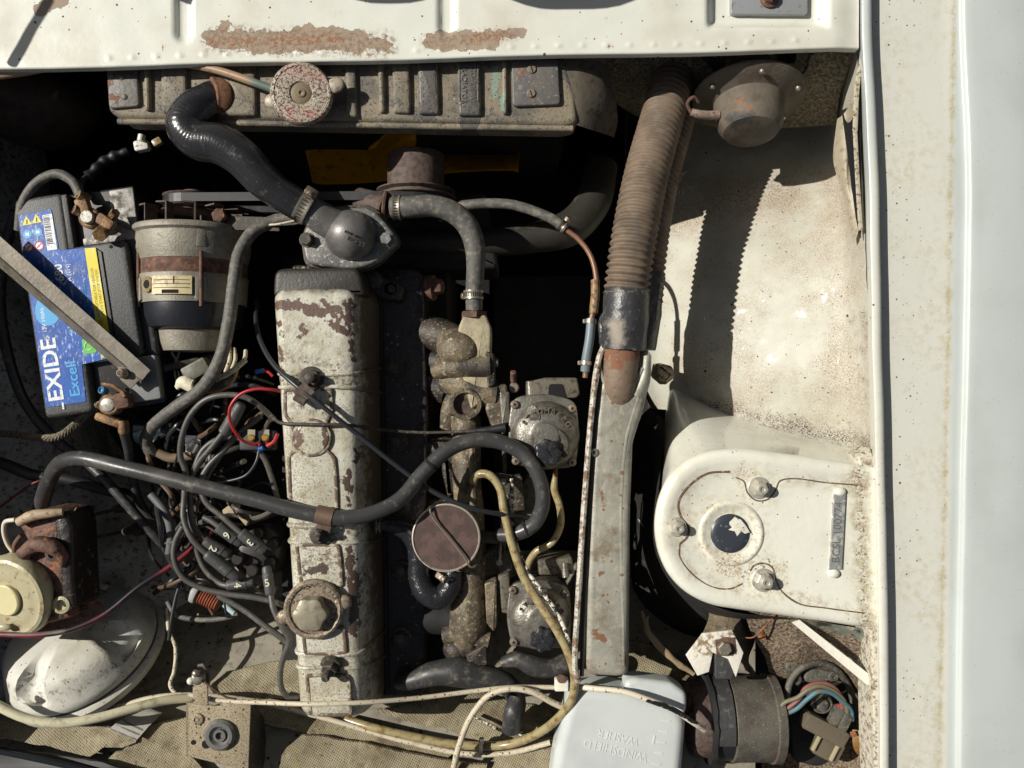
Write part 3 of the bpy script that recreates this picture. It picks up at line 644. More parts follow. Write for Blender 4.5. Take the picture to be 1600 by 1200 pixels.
alloy = mat('dirty_cast_alloy', c(144, 139, 126), .55, .2, var=(c(128, 122, 108), 40, .35, .7), layers=[(c(92, 84, 72), .8, [('noise', 70, .55, .75)])], bump=[(260, .8)])
G().lathe(ac(349), -Yv, [(30, -4), (AR+4, 0), (AR+6, 3), (AR+6, 9), (AR+1, 13), (AR, 40), (AR-4, ay(349)-ay(404))], 44).ob('front_casing', alloy, alt)
G().lathe(ac(403), -Yv, [(AR-6, 0), (AR-5, 0), (AR-5, ay(403)-ay(428)), (AR-6, ay(403)-ay(428))], 44).ob('stator_band', M['rust'], alt)
rc = G().lathe(ac(427), -Yv, [(AR-4, 0), (AR-3, 2), (AR-4, 12), (AR-6, ay(427)-ay(472)), (60, ay(427)-ay(474))], 44).ob('rear_casing', alloy, alt)
G().lathe(ac(471), -Yv, [(AR-9, 0), (AR-10, 22), (AR-16, 40), (AR-24, 44), (40, 45)], 44).ob('rear_cap', mat('glossy_black_cap', c(34, 36, 42), .3, layers=[(c(90, 88, 84), .7, [('noise', 60, .6, .8)])]), alt)
G().lathe(ac(514), -Yv, [(62, 0), (60, 20), (56, 34), (20, 36)], 36).ob('end_bracket', alloy, alt)
for a in (100, 62, 140):
    t = math.radians(a); d = Vector((math.cos(t), 0, math.sin(t))); q = Vector((ac(349).x, 0, AZ)) + d*(AR-1)
    if a != 100:
        G().box(q + Yv*(ay(372)) - d*6, 17, 36, 16, axes=(d.cross(Yv), Yv, d), bev=3).ob('bolt_lug', alloy, alt); G().box(q + Yv*(ay(452)) - d*9, 19, 40, 16, axes=(d.cross(Yv), Yv, d), bev=3).ob('bolt_lug', alloy, alt)
        G().tube([(q + Yv*ay(395) - d*2), (q + Yv*ay(480) - d*2)], 3.2, 10, raw=True).ob('through_bolt', M['rust'], alt)
lab = G()
def cyl_patch(a0, a1, y0, y1, r, cc, n=8):
    rows = []
    for y in (y0, y1):
        rows.append([cc + Vector((math.cos(math.radians(a0+(a1-a0)*k/n))*r, 0, math.sin(math.radians(a0+(a1-a0)*k/n))*r)) + Yv*y for k in range(n+1)])
    return rows
lc = Vector((ac(349).x, 0, AZ))
b1, t1 = cyl_patch(113, 71, ay(462), ay(434), AR-1.5, lc), None
g = G(); g.grid(b1); lb = g.ob('maker_label', mat('faded_paper_label', c(204, 190, 146), .5, layers=[(c(150, 134, 100), .6, [('noise', 60, .5, .7)])]), alt)
g = G()
for yy in (440, 446, 452): g.grid(cyl_patch(111, 73, ay(yy+.8), ay(yy), AR-1.1, lc))
g.grid(cyl_patch(101, 84, ay(461), ay(455.5), AR-1.1, lc)); g.grid(cyl_patch(89, 88, ay(446), ay(435), AR-1.1, lc)); g.ob('label_print', M['slot'], lb)
q = lc + Vector((math.cos(math.radians(121)), 0, math.sin(math.radians(121))))*(AR-3) + Yv*ay(446)
dd = Vector((math.cos(math.radians(121)), 0, math.sin(math.radians(121))))
g = G(); g.lathe(q, dd, [(13, -1), (13, 1.2), (11.5, 1.4), (11, 1.2), (7, 1.2)], 28); g.ob('round_seal', mat('brown_seal', c(130, 110, 74), .5, layers=[(c(60, 50, 40), .6, [('speck', 300, .5)])]), alt)
G().lathe(q, dd, [(7, 0), (7, 1.8), (2, 1.8)], 20).ob('seal_centre', M['slot'], alt)
# cooling fins and pulley of the alternator
g = G(); fcz = ac(333)
for k in range(12):
    t = 2*math.pi*k/12 + .14; d = Vector((math.cos(t), 0, math.sin(t))); e = Vector((-math.sin(t), 0, math.cos(t)))
    f1 = G(); f1.box(fcz + d*76, 22, 2.5, 30, axes=(d, e, Yv)); f1.box(fcz + d*74 + e*8 + Yv*14, 26, 18, 2.5, axes=(d, e, Yv)); f1.ob('fan_fin', M['rust_brown'], alt)
G().lathe(fcz, Yv, [(60, 8), (62, 9), (60, 11), (20, 12)], 40).ob('fan_plate', M['rust_brown'], alt)
ap = ac(306)
G().lathe(ap, Yv, [(30, -9), (48, -9), (49, -8), (44, -5), (44, 7), (49, 10), (50, 12), (28, 12), (18, 13), (18, 21), (9, 21)], 40).ob('alternator_pulley', M['rust_brown'], alt)
G().hexa(ap + Yv*12, 18, 9, Yv).ob('pulley_nut', M['rust'], alt)
G().hexa(W(345, 338, -58), 12, 12, Zv).ob('adjusting_bolt', M['rust'], alt)
g = G(); g.box(W(375, 349, -62), 130, 22, 5, -.03); g.box(W(440, 346, -62), 60, 14, 5, .05); g.ob('adjusting_arm', M['dark_steel'], alt)
belt = G(); r1, r2 = 47, 60; A = ap + Yv*1; B = Vector((pc.x, ap.y + 1, pc.z)); loop = []
for k in range(13):
    t = math.radians(93 + 174*k/12); loop.append(A + Vector((math.cos(t)*r1, 0, math.sin(t)*r1)))
for k in range(13):
    t = math.radians(-87 + 174*k/12); loop.append(B + Vector((math.cos(t)*r2, 0, math.sin(t)*r2)))
full = []
for i in range(len(loop)):
    a, b = loop[i], loop[(i+1) % len(loop)]; full += [a.lerp(b, q/4) for q in range(4)]
rr_ = [[p + Yv*h + (p - (A if (p-A).length < (p-B).length else B)).normalized()*e for h, e in ((-7, 2), (7, 2), (5, -6), (-5, -6))] for p in full]
belt.loft(rr_ + [rr_[0]], False, False); o = belt.ob('drive_belt', mat('worn_belt', c(32, 33, 35), .5, layers=[(c(60, 60, 60), .6, [('noise', 50, .5, .7)])])); top(o, 'worn grey rubber drive belt between the alternator pulley and fan pulley', 'belt')
# ================================================================== engine: head, block, rocker cover
eng = T('engine_block', 'oily black cylinder head and block lying beside the cream rocker cover', 'engine', 620, 750, -120)
greasy = mat('oily_black_casting', c(38, 36, 36), .42, var=(c(58, 50, 44), 20, .45, .7), layers=[(c(120, 100, 70), .8, [('noise', 90, .62, .7)]), (c(18, 18, 20), .3, [('noise', 40, .5, .6)]), (c(150, 132, 96), .8, [('speck', 120, .34), ('noise', 12, .48, .58)])], bump=[(120, 1.2), (30, 2)])
g = G(); g.prism(rnd_poly([(452, 412), (660, 420), (668, 640), (662, 1088), (478, 1092), (462, 800)], 14), -96, -200, 4); g.ob('cylinder_head', greasy, eng, jit=1.5)
g = G(); g.prism(rnd_poly([(440, 400), (700, 410), (704, 1090), (440, 1095)], 10), -200, -560, 4); g.ob('block', M['black_deep'], eng)
g = G(); g.tube([(592, 430, -92), (598, 700, -92), (604, 1085, -92)], 5, 8); g.ob('gasket_edge', M['black_deep'], eng)
hb = [(612, 452), (616, 574), (621, 690), (625, 790), (628, 892), (627, 996)]
for k, (x, y) in enumerate(hb):
    g = G(); g.lathe(W(x, y, -96), Zv, [(18, -2), (18, 3), (15, 5)], 24); g.hexa(W(x, y, -92), 13, 12, ph=k*.4); g.lathe(W(x, y, -80), Zv, [(7, 0), (7, 7), (5, 8)], 14)
    g.ob('head_nut', M['dark_steel'], eng)
g = G(); g.ball(W(580, 436, -78), 22, 16, 12, axes=(pd(1, .5), pd(-.5, 1), Zv)); g.prism(rnd_poly([(560, 425), (600, 432), (632, 448), (626, 470), (596, 466), (564, 446)], 6), -80, -96, 4); g.ob('lifting_lug', M['dark_steel'], eng)
# dark front cover & pipes behind
g = G(); g.prism(rnd_poly([(560, 300), (760, 300), (780, 420), (560, 424)], 10), -150, -300, 10); g.ob('front_cover', M['black_deep'], eng)
g = G(); g.lathe(W(675, 450, -118), Vector((1, 0, .2)), [(22, -10), (22, 4), (14, 6)], 22); g.hexa(W(678, 448, -112), 13, 16, Vector((1, 0, .3))); g.ob('brass_plug', M['rust'], eng)
rk = T('rocker_cover', 'long cream rocker cover with peeling brown patches running down the engine', 'engine cover', 505, 780, 0)
rk_m = mat('peeling_cream_enamel', c(198, 197, 182), .36, var=(c(172, 167, 146), 14, .42, .68),
    layers=[(c(146, 132, 104), .6, [('noise', 30, .48, .7), ('noise', 6, .34, .58)]), (c(84, 72, 54), .6, [('zones', [(574, 460, 584, 640, 15), (584, 640, 598, 1120, 17)], dict(soft=8, amp=9, z=-30))]), (c(136, 122, 96), .7, [('noise', 200, .5, .62), ('zones', [(450, 700, 520, 1110, 60)], dict(soft=30, amp=10))]), (c(48, 42, 36), .7, [('zones', [(436, 446, 560, 448, 8)], dict(soft=9, amp=9))]),  # right-flank zone paints the side's shade in dark brown
            (c(104, 86, 66), .7, [('noise', 90, .45, .62), ('zones', [(430, 590, 560, 590, 16), (440, 830, 570, 830, 14), (470, 620, 520, 650, 22), (470, 860, 540, 880, 18), (450, 438, 560, 440, 12), (470, 1130, 560, 1125, 12), (560, 470, 572, 1120, 5), (440, 560, 540, 575, 8)], dict(soft=14, amp=14))]),
            (c(96, 72, 62), .55, [('zones', [(430, 476, 468, 478, 7), (480, 482, 505, 488, 9), (505, 470, 530, 500, 5), (520, 505, 540, 520, 5), (430, 503, 433, 506, 4), (474, 514, 478, 516, 5), (440, 520, 441, 521, 4), (468, 530, 470, 526, 3), (462, 670, 470, 690, 6), (510, 660, 512, 700, 4), (524, 480, 542, 500, 5), (436, 545, 440, 560, 4)], dict(soft=.9, amp=9, nscale=120))], -.5),
            (c(76, 60, 52), .55, [('zones', [(537, 750, 546, 765, 6), (545, 735, 545, 790, 3), (478, 892, 508, 888, 6), (546, 860, 550, 930, 6), (556, 900, 552, 990, 7), (546, 470, 548, 500, 5), (535, 510, 545, 520, 5), (560, 700, 556, 720, 4), (540, 470, 552, 560, 3)], dict(soft=1.2, amp=10, nscale=110))], -.5),
            (c(84, 60, 54), .6, [('noise', 80, .66, .68)], -.4), (c(60, 52, 44), .8, [('speck', 190, .2)]), (c(70, 54, 44), .8, [('speck', 95, .15)])],
    bump=[(230, .7), (22, 1.2)], coat=.25)
black_cap = mat('soot_covered_enamel', c(44, 40, 35), .5, layers=[(c(120, 112, 92), .5, [('noise', 60, .6, .74)])], bump=[(200, .6)])
A0 = [(434, 424), (560, 430), (572, 450), (576, 600), (582, 800), (590, 1000), (592, 1108), (578, 1122), (480, 1128), (466, 1112), (456, 1000), (440, 800), (428, 600), (424, 440)]
# cover cross-sections: hipped box with rounded shoulders, lofted along its length
def sec(t):
    y = 446 + (1124 - 446) * t
    xl = 423 + 43*t; xr = 556 + 10*t
    return xl, xr, y
rings = []
NT = 170
for i in range(NT + 1):
    t = i / NT; xl, xr, y = sec(t)
    e0 = min(1, (y - 442)/30.); e1 = min(1, (1130 - y)/30.)
    def rd(e): return math.sqrt(max(0, 1 - (1-e)**2))
    k = min(rd(e0), rd(e1)); dz = (1 - k) * 30; ins = (1 - k) * 14
    rib = 0
    for yc, am in ((590, 4), (596, 1), (818, 4), (846, 4), (1024, 4), (1046, 4)):
        rib += am * .3 * math.exp(-((y - yc)/3.4)**2)
    saddle = -3 * (1 if 820 < y < 844 else 0) - 3 * (1 if 1027 < y < 1043 else 0) - 2.5 * math.exp(-((y-606)/14)**2)
    zt = rib + saddle - dz
    L = W(xl, y, 0).x + ins; R = W(xr, y, 0).x - ins; yy = W(0, y, 0).y
    pts = [(L - 8 - rib*.4, -97), (L - 5 - rib*.4, -60), (L - rib*.5, -26), (L + 1 - rib*.5, -14), (L + 6, -5), (L + 15, -.6)]
    m_ = 8
    for q in range(m_ + 1): pts.append((L + 15 + (R - L - 30) * q / m_, .6*math.sin(math.pi*q/m_)))
    pts += [(R - 15, -.6)][:0] + [(R - 7, -4), (R, -11), (R + 4 + rib*.5, -24), (R + 14 + rib*.5, -60), (R + 24 + rib*.3, -97)]
    rings.append([Vector((x, yy, (z + zt * (1 if z > -20 else .4)) if z > -90 else z)) for x, z in pts])
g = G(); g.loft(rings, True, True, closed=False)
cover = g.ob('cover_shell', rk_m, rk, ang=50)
def panel(pts, h=3.5, r=5, name='raised_panel', m=rk_m): return G().prism(rnd_poly(pts, r), h, -3, 3).ob(name, m, rk)
def outline(pts, r=2.6, z=1.2, close=True):
    P = [(p[0], p[1], z) for p in pts] + ([(pts[0][0], pts[0][1], z)] if close else [])
    return G().tube(P, r, 8, n=3, flat=.8)
brown = mat('worn_brown_edge', c(98, 80, 66), .5, layers=[(c(176, 170, 148), .5, [('noise', 40, .5, .6)])], bump=[(200, .3)])
pan1 = rnd_poly([(446, 610), (516, 608), (518, 640), (508, 662), (458, 664), (446, 648)], 4)
pan2 = rnd_poly([(452, 712), (462, 704), (508, 702), (522, 716), (526, 804), (456, 802)], 4)
pan3 = rnd_poly([(464, 852), (528, 852), (534, 915), (472, 915)], 4); pan4 = rnd_poly([(474, 980), (536, 980), (540, 1020), (478, 1022)], 4); pan5 = rnd_poly([(480, 1056), (544, 1056), (548, 1116), (486, 1116)], 4)
for p in (pan1, pan2, pan3, pan4, pan5):
    P = G().prism(p, 3.2, -3, 2.5).ob('raised_panel', rk_m, rk)
    outline(p, 3.3, 2.0).ob('panel_edge', brown, P)
for yc in (584, 605, 822, 848, 1022, 1044):
    t = (yc - 446)/(1124 - 446); xl = 423 + 43*t; xr = 556 + 10*t; L = W(xl, yc, 0).x; R = W(xr, yc, 0).x; yy = W(0, yc, 0).y; sg = 1 if yc in (584, 822, 1022) else -1
    P_ = [(L-7, -70, 0), (L-3, -40, 0), (L-1, -20, 0), (L+5, -5, 0), (L+16, .4, 0), (L*.6+R*.4, .8, -1.5*sg), (L*.4+R*.6, .8, -1.5*sg), (R-16, .4, 0), (R-6, -4, 0), (R+2, -14, 2*sg), (R+8, -34, 5*sg), (R+15, -60, 8*sg), (R+22, -88, 10*sg)]
    G().tube(catmull([Vector((x, yy + dy, z)) for x, z, dy in P_], 4), 3.3, 8, raw=True).ob('cross_rib', rk_m, rk)
bs = G().prism(ell(487, 684, 28, 27), 8, -3, 4).ob('round_boss', rk_m, rk); outline(ell(487, 684, 28, 27), 3.2, 4).ob('boss_edge', brown, bs)
for x, y, sz, tilt in ((487, 592, 15, (.1, .1)), (500, 836, 12, (0, 0)), (518, 1038, 13, (-.15, -.5))):
    ax_ = Vector((tilt[0], tilt[1], 1)).normalized(); q = W(x, y, 0)
    g = G(); g.lathe(q, ax_, [(sz*1.3, -2), (sz*1.3, 4), (sz*1.05, 5)], 24); g.hexa(q + ax_*5, sz, 11, ax_); g.lathe(q + ax_*16, ax_, [(sz*.5, 0), (sz*.5, 14 if y > 1000 else 8), (sz*.4, 16 if y > 1000 else 9)], 14)
    g.ob('cover_nut', M['dark_steel'], rk)
# soot on the front step of the cover
g = G(); g.prism(rnd_poly([(428, 419, 16), (562, 417, 16), (572, 462), (426, 464)], 8), -9, -90, 8, 4); g.ob('front_step', black_cap, rk)
# oil filler cap
oc = T('oil_filler_cap', 'dirty alloy twist cap with two ears and a lobed knob on the rocker cover', 'oil cap', 492, 952, 8)
ocm = mat('greasy_alloy_cap', c(150, 140, 118), .4, .3, layers=[(c(104, 82, 72), .7, [('noise', 90, .46, .6)])], bump=[(200, .6)])
q = W(492, 950, 4)
G().lathe(q, Zv, [(46, -6), (46, 4), (43, 8), (34, 9)], 40).ob('cap_plate', ocm, oc)
G().lathe(q, Zv, [(45, 0), (46, 10), (42, 13), (38, 12), (36, 4)], 40).ob('cap_rim', ocm, oc)
for dx, dy in ((-44, -12), (44, 10)):
    d = Vector((dx, dy, 0)).normalized(); G().ball(q + Vector((dx, dy, 5)), 15, 12, 6, axes=(d, Vector((-d.y, d.x, 0)), Zv)).ob('cap_ear', ocm, oc)
kn = G(); rings = []
for rr2, h in ((27, 6), (26, 22), (24, 27), (19, 29), (8, 29.5)):
    rings.append([q + Vector((-2, -4, h)) + Vector((math.cos(t), math.sin(t), 0)) * rr2 * (1 + .07*math.cos(6*t)) for t in [2*math.pi*k/48 for k in range(48)]])
kn.loft(rings).ob('knob', mat('worn_knob', c(150, 144, 124), .4, .25, layers=[(c(110, 100, 84), .6, [('noise', 60, .5, .7)])], bump=[(150, .5)]), oc)
for k, (s_, a) in enumerate(zip('OIL CAP CLOSE', range(13))):
    if s_ != ' ':
        t = math.radians(160 - a * 11); text(s_, q + Vector((math.cos(t)*38, math.sin(t)*38, 13)), Vector((math.sin(t), -math.cos(t), 0)), 7, brown, oc, .5)
# ================================================================== battery (own frame: u across, v down the picture)
bz = -45
BA = 8.2                                        # degrees the battery is turned
bo = W(20, 312, bz)
bu = Vector((math.cos(math.radians(4)), math.sin(math.radians(4)), 0)); bv = Vector((math.sin(math.radians(BA)), -math.cos(math.radians(BA)), 0)); bv = W(70, 655, bz) - W(20, 312, bz); BL = bv.length; bv.normalize()
bu = Vector((-bv.y, bv.x, 0)).normalized()
BW = 192.0
def BP(u, v, z=0): return bo + bu*u + bv*v + Vector((0, 0, z))
def bpoly(pts): return [(BP(u, v).x, BP(u, v).y) for u, v in pts]
bat = empty('battery', 'blue and black car battery with worn label lying under the diagonal steel bar', 'battery', BP(95, 180))
case_m = mat('textured_black_plastic', c(60, 61, 62), .5, layers=[(c(104, 102, 96), .7, [('noise', 130, .5, .7)])], bump=[(420, .5)])
def bprism(g, pts, zt, zb, bev=2, r=6, segs=3): return g.prism(rnd_poly(bpoly(pts), r), bz + zt, bz + zb, bev, segs, px=False)
g = G(); bprism(g, [(0, 0), (BW, 0), (BW, BL), (0, BL)], -14, -205, 5, 8); g.ob('case', mat('battery_case', c(28, 28, 30), .4, layers=[(c(70, 68, 64), .7, [('noise', 60, .55, .75)])]), bat)
g = G(); bprism(g, [(0, 0), (80, 0), (80, BL), (0, BL)], 0, -20, 7, 10, 4); g.ob('raised_lid', case_m, bat)
g = G(); bprism(g, [(76, 90), (BW-22, 90), (BW-22, BL-78), (76, BL-78)], -.5, -20, 4, 10); g.ob('lid_middle', case_m, bat)
g = G(); bprism(g, [(77, 3), (87, 3), (87, 92), (77, 92)], -1, -20, 2, 2); g.ob('lid_edge', case_m, bat)
g = G(); bprism(g, [(150, 4), (BW-2, 4), (BW-4, 88), (96, 88), (96, 76), (118, 70), (148, 40)], -12, -18, 1.5, 3)
g.ob('silvered_pad', mat('dusty_silver_pad', c(138, 136, 130), .5, .2, layers=[(c(92, 86, 76), .8, [('noise', 40, .44, .64)])], bump=[(90, .8)]), bat)
g = G(); bprism(g, [(140, BL-78), (BW-2, BL-78), (BW-2, BL-6), (140, BL-6)], -3, -18, 2, 5); g.ob('lid_corner', mat('grey_plastic_corner', c(120, 122, 122), .5, bump=[(300, .4)]), bat)
g = G()
for k in range(26): g.slab([BP(BW+.2, 60 + k*10, -20), BP(BW+2.2, 63 + k*10, -20), BP(BW+2.2, 63 + k*10, -190), BP(BW+.2, 60 + k*10, -190)][:4], .5)
for u, v in ((104, 98), (146, 98), (104, BL-86), (150, BL-90)): g_ = G().lathe(BP(u, v, -.4), Zv, [(3, 0), (3, .3), (1, .3)], 12).ob('lid_hole', M['slot'], bat)
rl = G(); rl.tube([BP(120, 96, .3), BP(130, 104, .3), BP(131, 250, .3), BP(120, 262, .3)], .9, 6, raw=True); rl.ob('lid_groove', M['slot'], bat)
lab_m = mat('scuffed_blue_label', c(50, 98, 180), .3, var=(c(36, 78, 158), 20, .4, .7), layers=[(c(190, 200, 210), .6, [('noise', 150, .57, .62, dict(stretch=(1, .4, 1))), ('noise', 12, .42, .58)]), (c(170, 180, 190), .6, [('speck', 80, .14)]), (c(90, 110, 140), .6, [('noise', 30, .55, .75)])], bump=[(160, .2)])
LZ = .9
g = G(); bprism(g, [(5, 26), (60, 24), (63, 92), (120, 94), (124, 276), (73, 280), (71, BL-18), (5, BL-18)], LZ, -1.5, .6, 3, 1); label = g.ob('label', lab_m, bat)
yel = mat('yellow_strip', c(226, 206, 34), .4, layers=[(c(240, 236, 160), .5, [('noise', 50, .5, .7, dict(stretch=(1, -.4, 1)))])])
g = G(); bprism(g, [(104, 95), (122, 96), (124, 272), (105, 274)], LZ+.4, LZ-.3, .2, 1, 1); g.ob('warning_strip', yel, label)
whi = mat('label_white', c(226, 230, 232), .4, layers=[(c(150, 160, 180), .5, [('noise', 120, .56, .6)])]); cyan = mat('label_cyan', c(60, 160, 216), .4); blk = mat('label_black', c(24, 24, 26), .5); redm = mat('label_red', c(196, 50, 50), .5); grn = mat('label_green', c(88, 186, 66), .4)
upv = -bv
T1 = lambda s, u, v, sz, m, **k: text(s, BP(u, v, LZ+.25), upv, sz, m, label, k.pop('ext', .25), **k)
T1('EXIDE', 25, BL-77, 34, whi, squeeze=1.12, off=.8)
G().box(BP(33, BL-17, LZ+.3), 11, 3, .5, axes=(bv, bu, Zv)).ob('brand_plus', whi, label)
T1('Excell', 56, BL-58, 23, cyan, squeeze=1.08, off=.35)
T1('680', 58, 128, 19, whi, off=.2); T1('A (EN)', 73, 130, 10, whi)
T1('EA1000', 66, 205, 15, cyan); T1('12V 100Ah', 22, 200, 9, whi)
T1('NOT SUITABLE FOR VEHICLES', 111, 168, 6, blk); T1('WITH START-STOP SYSTEM', 118, 168, 6, blk)
T1('CA', 114, 260, 15, blk, off=.3); T1('GB', 113, 218, 7, redm)
# drop emblem, warning icons, bar code, recycling square
dg = G(); bprism(dg, [(30 + 20*math.cos(a), 190 + (26 if math.sin(a) < 0 else 17)*math.sin(a)*1.2) for a in [2*math.pi*k/20 for k in range(20)]], LZ+.35, LZ-.2, .1, 1, 1); dg.ob('drop_emblem', cyan, label)
for i, (u, v) in enumerate(((18, 38), (34, 37))):
    t = G(); bprism(t, [(u, v-9), (u+8, v+6), (u-8, v+6)], LZ+.35, LZ-.2, .1, 1, 1); t.ob('warning_triangle', yel, label); G().box(BP(u, v+1, LZ+.5), 1.6, 7, .3).ob('warning_mark', blk, label)
for u, v in ((16, 59), (33, 58)):
    G().lathe(BP(u, v, LZ), Zv, [(7, 0), (7, .35), (1, .35)], 20).ob('advice_disc', cyan, label); G().box(BP(u, v, LZ+.45), 6, 5, .3).ob('advice_mark', whi, label)
for u, v in ((15, 80), (32, 80)):
    G().lathe(BP(u, v, LZ), Zv, [(7.5, 0), (7.5, .35), (5.6, .36), (5.5, .3)], 20).ob('ban_ring', redm, label); G().lathe(BP(u, v, LZ), Zv, [(5.6, 0), (5.6, .4), (1, .4)], 20).ob('ban_field', whi, label); G().box(BP(u, v, LZ+.5), 10, 1.5, .3, .8).ob('ban_bar', redm, label)
g = G(); bprism(g, [(44, 32), (60, 32), (60, 90), (44, 90)], LZ+.35, LZ-.2, .1, 1, 1); g.ob('bar_code_field', whi, label)
g = G(); v = 34
while v < 80:
    w = random.choice((.7, 1, 1.6)); g.box(BP(50, v, LZ+.45), 10, w, .3, axes=(bu, bv, Zv)); v += w + random.choice((.8, 1.2, 1.8))
o = g.ob('bar_code', blk, label); o['kind'] = 'stuff'
g = G(); bprism(g, [(78, 240), (99, 240), (99, 264), (78, 264)], LZ+.35, LZ-.2, .1, 2, 1); g.ob('recycling_square', grn, label)
g = G()
for k in range(3):
    a = 2*math.pi*k/3; cc = BP(88.5, 252, LZ+.5)
    g.tube([cc + Vector((math.cos(a+t), math.sin(a+t), 0))*6.5 for t in (0, .5, 1.0, 1.4)], .9, 5, raw=True)
g.ob('recycling_mark', whi, label)
g = G()
for k in range(5):
    a = BP(12 + k*9, 150+20*k, LZ+.3)
for u in (92, 95.5, 99): T1('lead acid battery technology Exide', u, 170, 2.6, cyan) if u != 99 else None
# label on the side wall facing the engine
sl_ = G().slab([BP(BW+1, 50, -35), BP(BW+1, BL-10, -35), BP(BW+1, BL-10, -150), BP(BW+1, 50, -150)], 1.2).ob('side_label', mat('side_label_navy', c(16, 30, 66), .4), bat)
text('EXIDE', BP(BW+2.6, BL-95, -78), -bv, 52, mat('side_lettering', c(232, 230, 226), .4), sl_, .3, up=Vector((0, 0, 1)), squeeze=.95, off=.8)
# ------------- hold-down bar and its bolt
bar = T('battery_bar', 'weathered steel angle bar laid diagonally across the battery', 'bar', 110, 480, -20)
bar_m = mat('weathered_angle_steel', c(126, 120, 108), .5, .25, var=(c(98, 92, 82), 22, .4, .7), layers=[(c(150, 130, 100), .7, [('noise', 70, .55, .7)])], bump=[(160, .5)])
P0, P1 = W(-20, 372, -12), W(232, 583, -28); bd = (P1 - P0).normalized(); bn = Vector((-bd.y, bd.x, 0)).normalized()
g = G(); g.slab([P0 + bn*16, P1 + bn*6, P1 - bn*14, P0 - bn*8], 2.5); g.ob('bar_top', bar_m, bar)
g = G(); g.slab([P0 - bn*9, P1 - bn*15, P1 - bn*28 - Zv*14, P0 - bn*26 - Zv*20], 2.5); g.ob('bar_side', bar_m, bar)
g = G(); g.slab([W(186, 572, -30), W(236, 578, -30), W(206, 606, -34), W(190, 592, -32)], 5); g.ob('bar_tab', bar_m, bar)
q = W(193, 583, -26); g = G(); g.lathe(q, Zv, [(9, 0), (9, 3), (7, 5), (6.2, 12), (5, 13)], 20); g.ob('bar_bolt', M['zinc'], bar)
G().lathe(q + Zv*13, Zv, [(4.5, 0), (4.4, .6), (2, .6)], 16).ob('bolt_end', M['rust'], bar)
o = G().tube([(225, 582, -60), (300, 566, -90), (345, 556, -110)], 6, 8, flat=.4).ob('support_rod', M['dark_steel']); top(o, 'flat dark steel strap running right from the tip of the diagonal battery bar', 'strap')
# ------------- terminals
brass = mat('corroded_brass', c(140, 108, 72), .6, .25, var=(c(96, 72, 50), 70, .35, .65), layers=[(c(176, 160, 120), .8, [('noise', 90, .58, .68)])], bump=[(200, 1)])
lead = mat('dull_lead', c(168, 166, 158), .5, .4, layers=[(c(130, 120, 100), .7, [('noise', 90, .5, .7)])], bump=[(150, .6)])
t1 = T('battery_clamp', 'corroded brass battery clamp with two screws near the top of the battery', 'battery clamp', 150, 340, -30)
g = G(); g.lathe(W(144, 342, -45), Zv, [(12, -10), (11, 17), (9.5, 19)], 24); g.ob('post', lead, t1)
g = G(); g.lathe(W(144, 342, -45), Zv, [(17, -4), (17, 10), (14.5, 12), (12, 12)], 24); g.ob('clamp_ring', brass, t1)
g = G(); g.box(W(130, 322, -34), 20, 24, 14, .3, bev=3); g.ob('clamp_jaw', brass, t1)
for x, y in ((126, 306), (119, 328)): G().lathe(W(x, y, -30), pd(-1, -.5) + Zv*.8, [(8, -14), (8, 3), (7, 4)], 18).ob('jaw_screw', brass, t1); G().box(W(x-2.5, y-1.5, -27), 8, 1.6, 1.2, .6).ob('screw_slot', M['slot'], t1)
g = G(); g.box(W(165, 347, -36), 30, 18, 12, -.6, bev=3); g.ob('clamp_arm', brass, t1)
G().hexa(W(160, 362, -38), 12, 20, Vector((.2, -.5, 1))).ob('arm_nut', brass, t1)
G().hexa(W(176, 338, -40), 8, 14, Vector((.6, .3, .6))).ob('arm_nut', brass, t1)
t2 = T('battery_clamp', 'brown battery clamp holding the frayed earth braid near the bottom of the battery', 'battery clamp', 178, 632, -30)
G().lathe(W(175, 632, -48), Zv, [(12, -10), (11, 16), (9, 17)], 24).ob('post', lead, t2)
G().lathe(W(177, 632, -50), Zv, [(17, -4), (17, 14), (14.5, 16), (12, 16)], 24).ob('clamp_ring', brass, t2)
G().box(W(192, 626, -40), 26, 26, 20, .2, bev=5).ob('clamp_jaw', M['rust'], t2); G().box(W(170, 656, -52), 44, 14, 14, -.35, bev=4).ob('clamp_foot', brass, t2)
G().lathe(W(160, 610, -36), Vector((-.3, .3, 1)), [(6, -8), (6, 3), (4, 4), (2.5, 1)], 14).ob('blue_screw', mat('blue_terminal_screw', c(60, 120, 160), .4), t2)
G().tube([(160, 600, -34), (176, 603, -30), (190, 612, -32), (196, 620, -30)], 3, 8).ob('clamp_wire', brass, t2)
G().lathe(W(193, 665, -54), pd(.1, 1), [(9, -8), (9, 10), (7, 14)], 16).ob('lug', brass, t2)
# frayed earth braid
braid = G(); br_m = mat('frayed_braid', c(128, 116, 96), .8, layers=[(c(60, 54, 48), .9, [('noise', 180, .45, .6)])], bump=[(400, 1)])
ctr = catmull([W(*p) for p in [(-20, 676, -160), (20, 679, -140), (60, 684, -120), (92, 682, -104), (118, 664, -86), (138, 644, -66), (158, 632, -52)]], 12)
for s_ in range(7):
    ph = 2*math.pi*s_/7; pts = []
    for i, p in enumerate(ctr):
        a = i*.42 + ph; pts.append(p + Vector((math.sin(a)*3.4, math.cos(a)*4.2, math.cos(a+1)*4)))
    braid.tube(pts, 2.6, 6, raw=True)
o = braid.ob('earth_braid', br_m); top(o, 'frayed twisted earth braid running left from the lower battery clamp', 'cable'); o['kind'] = 'thing'
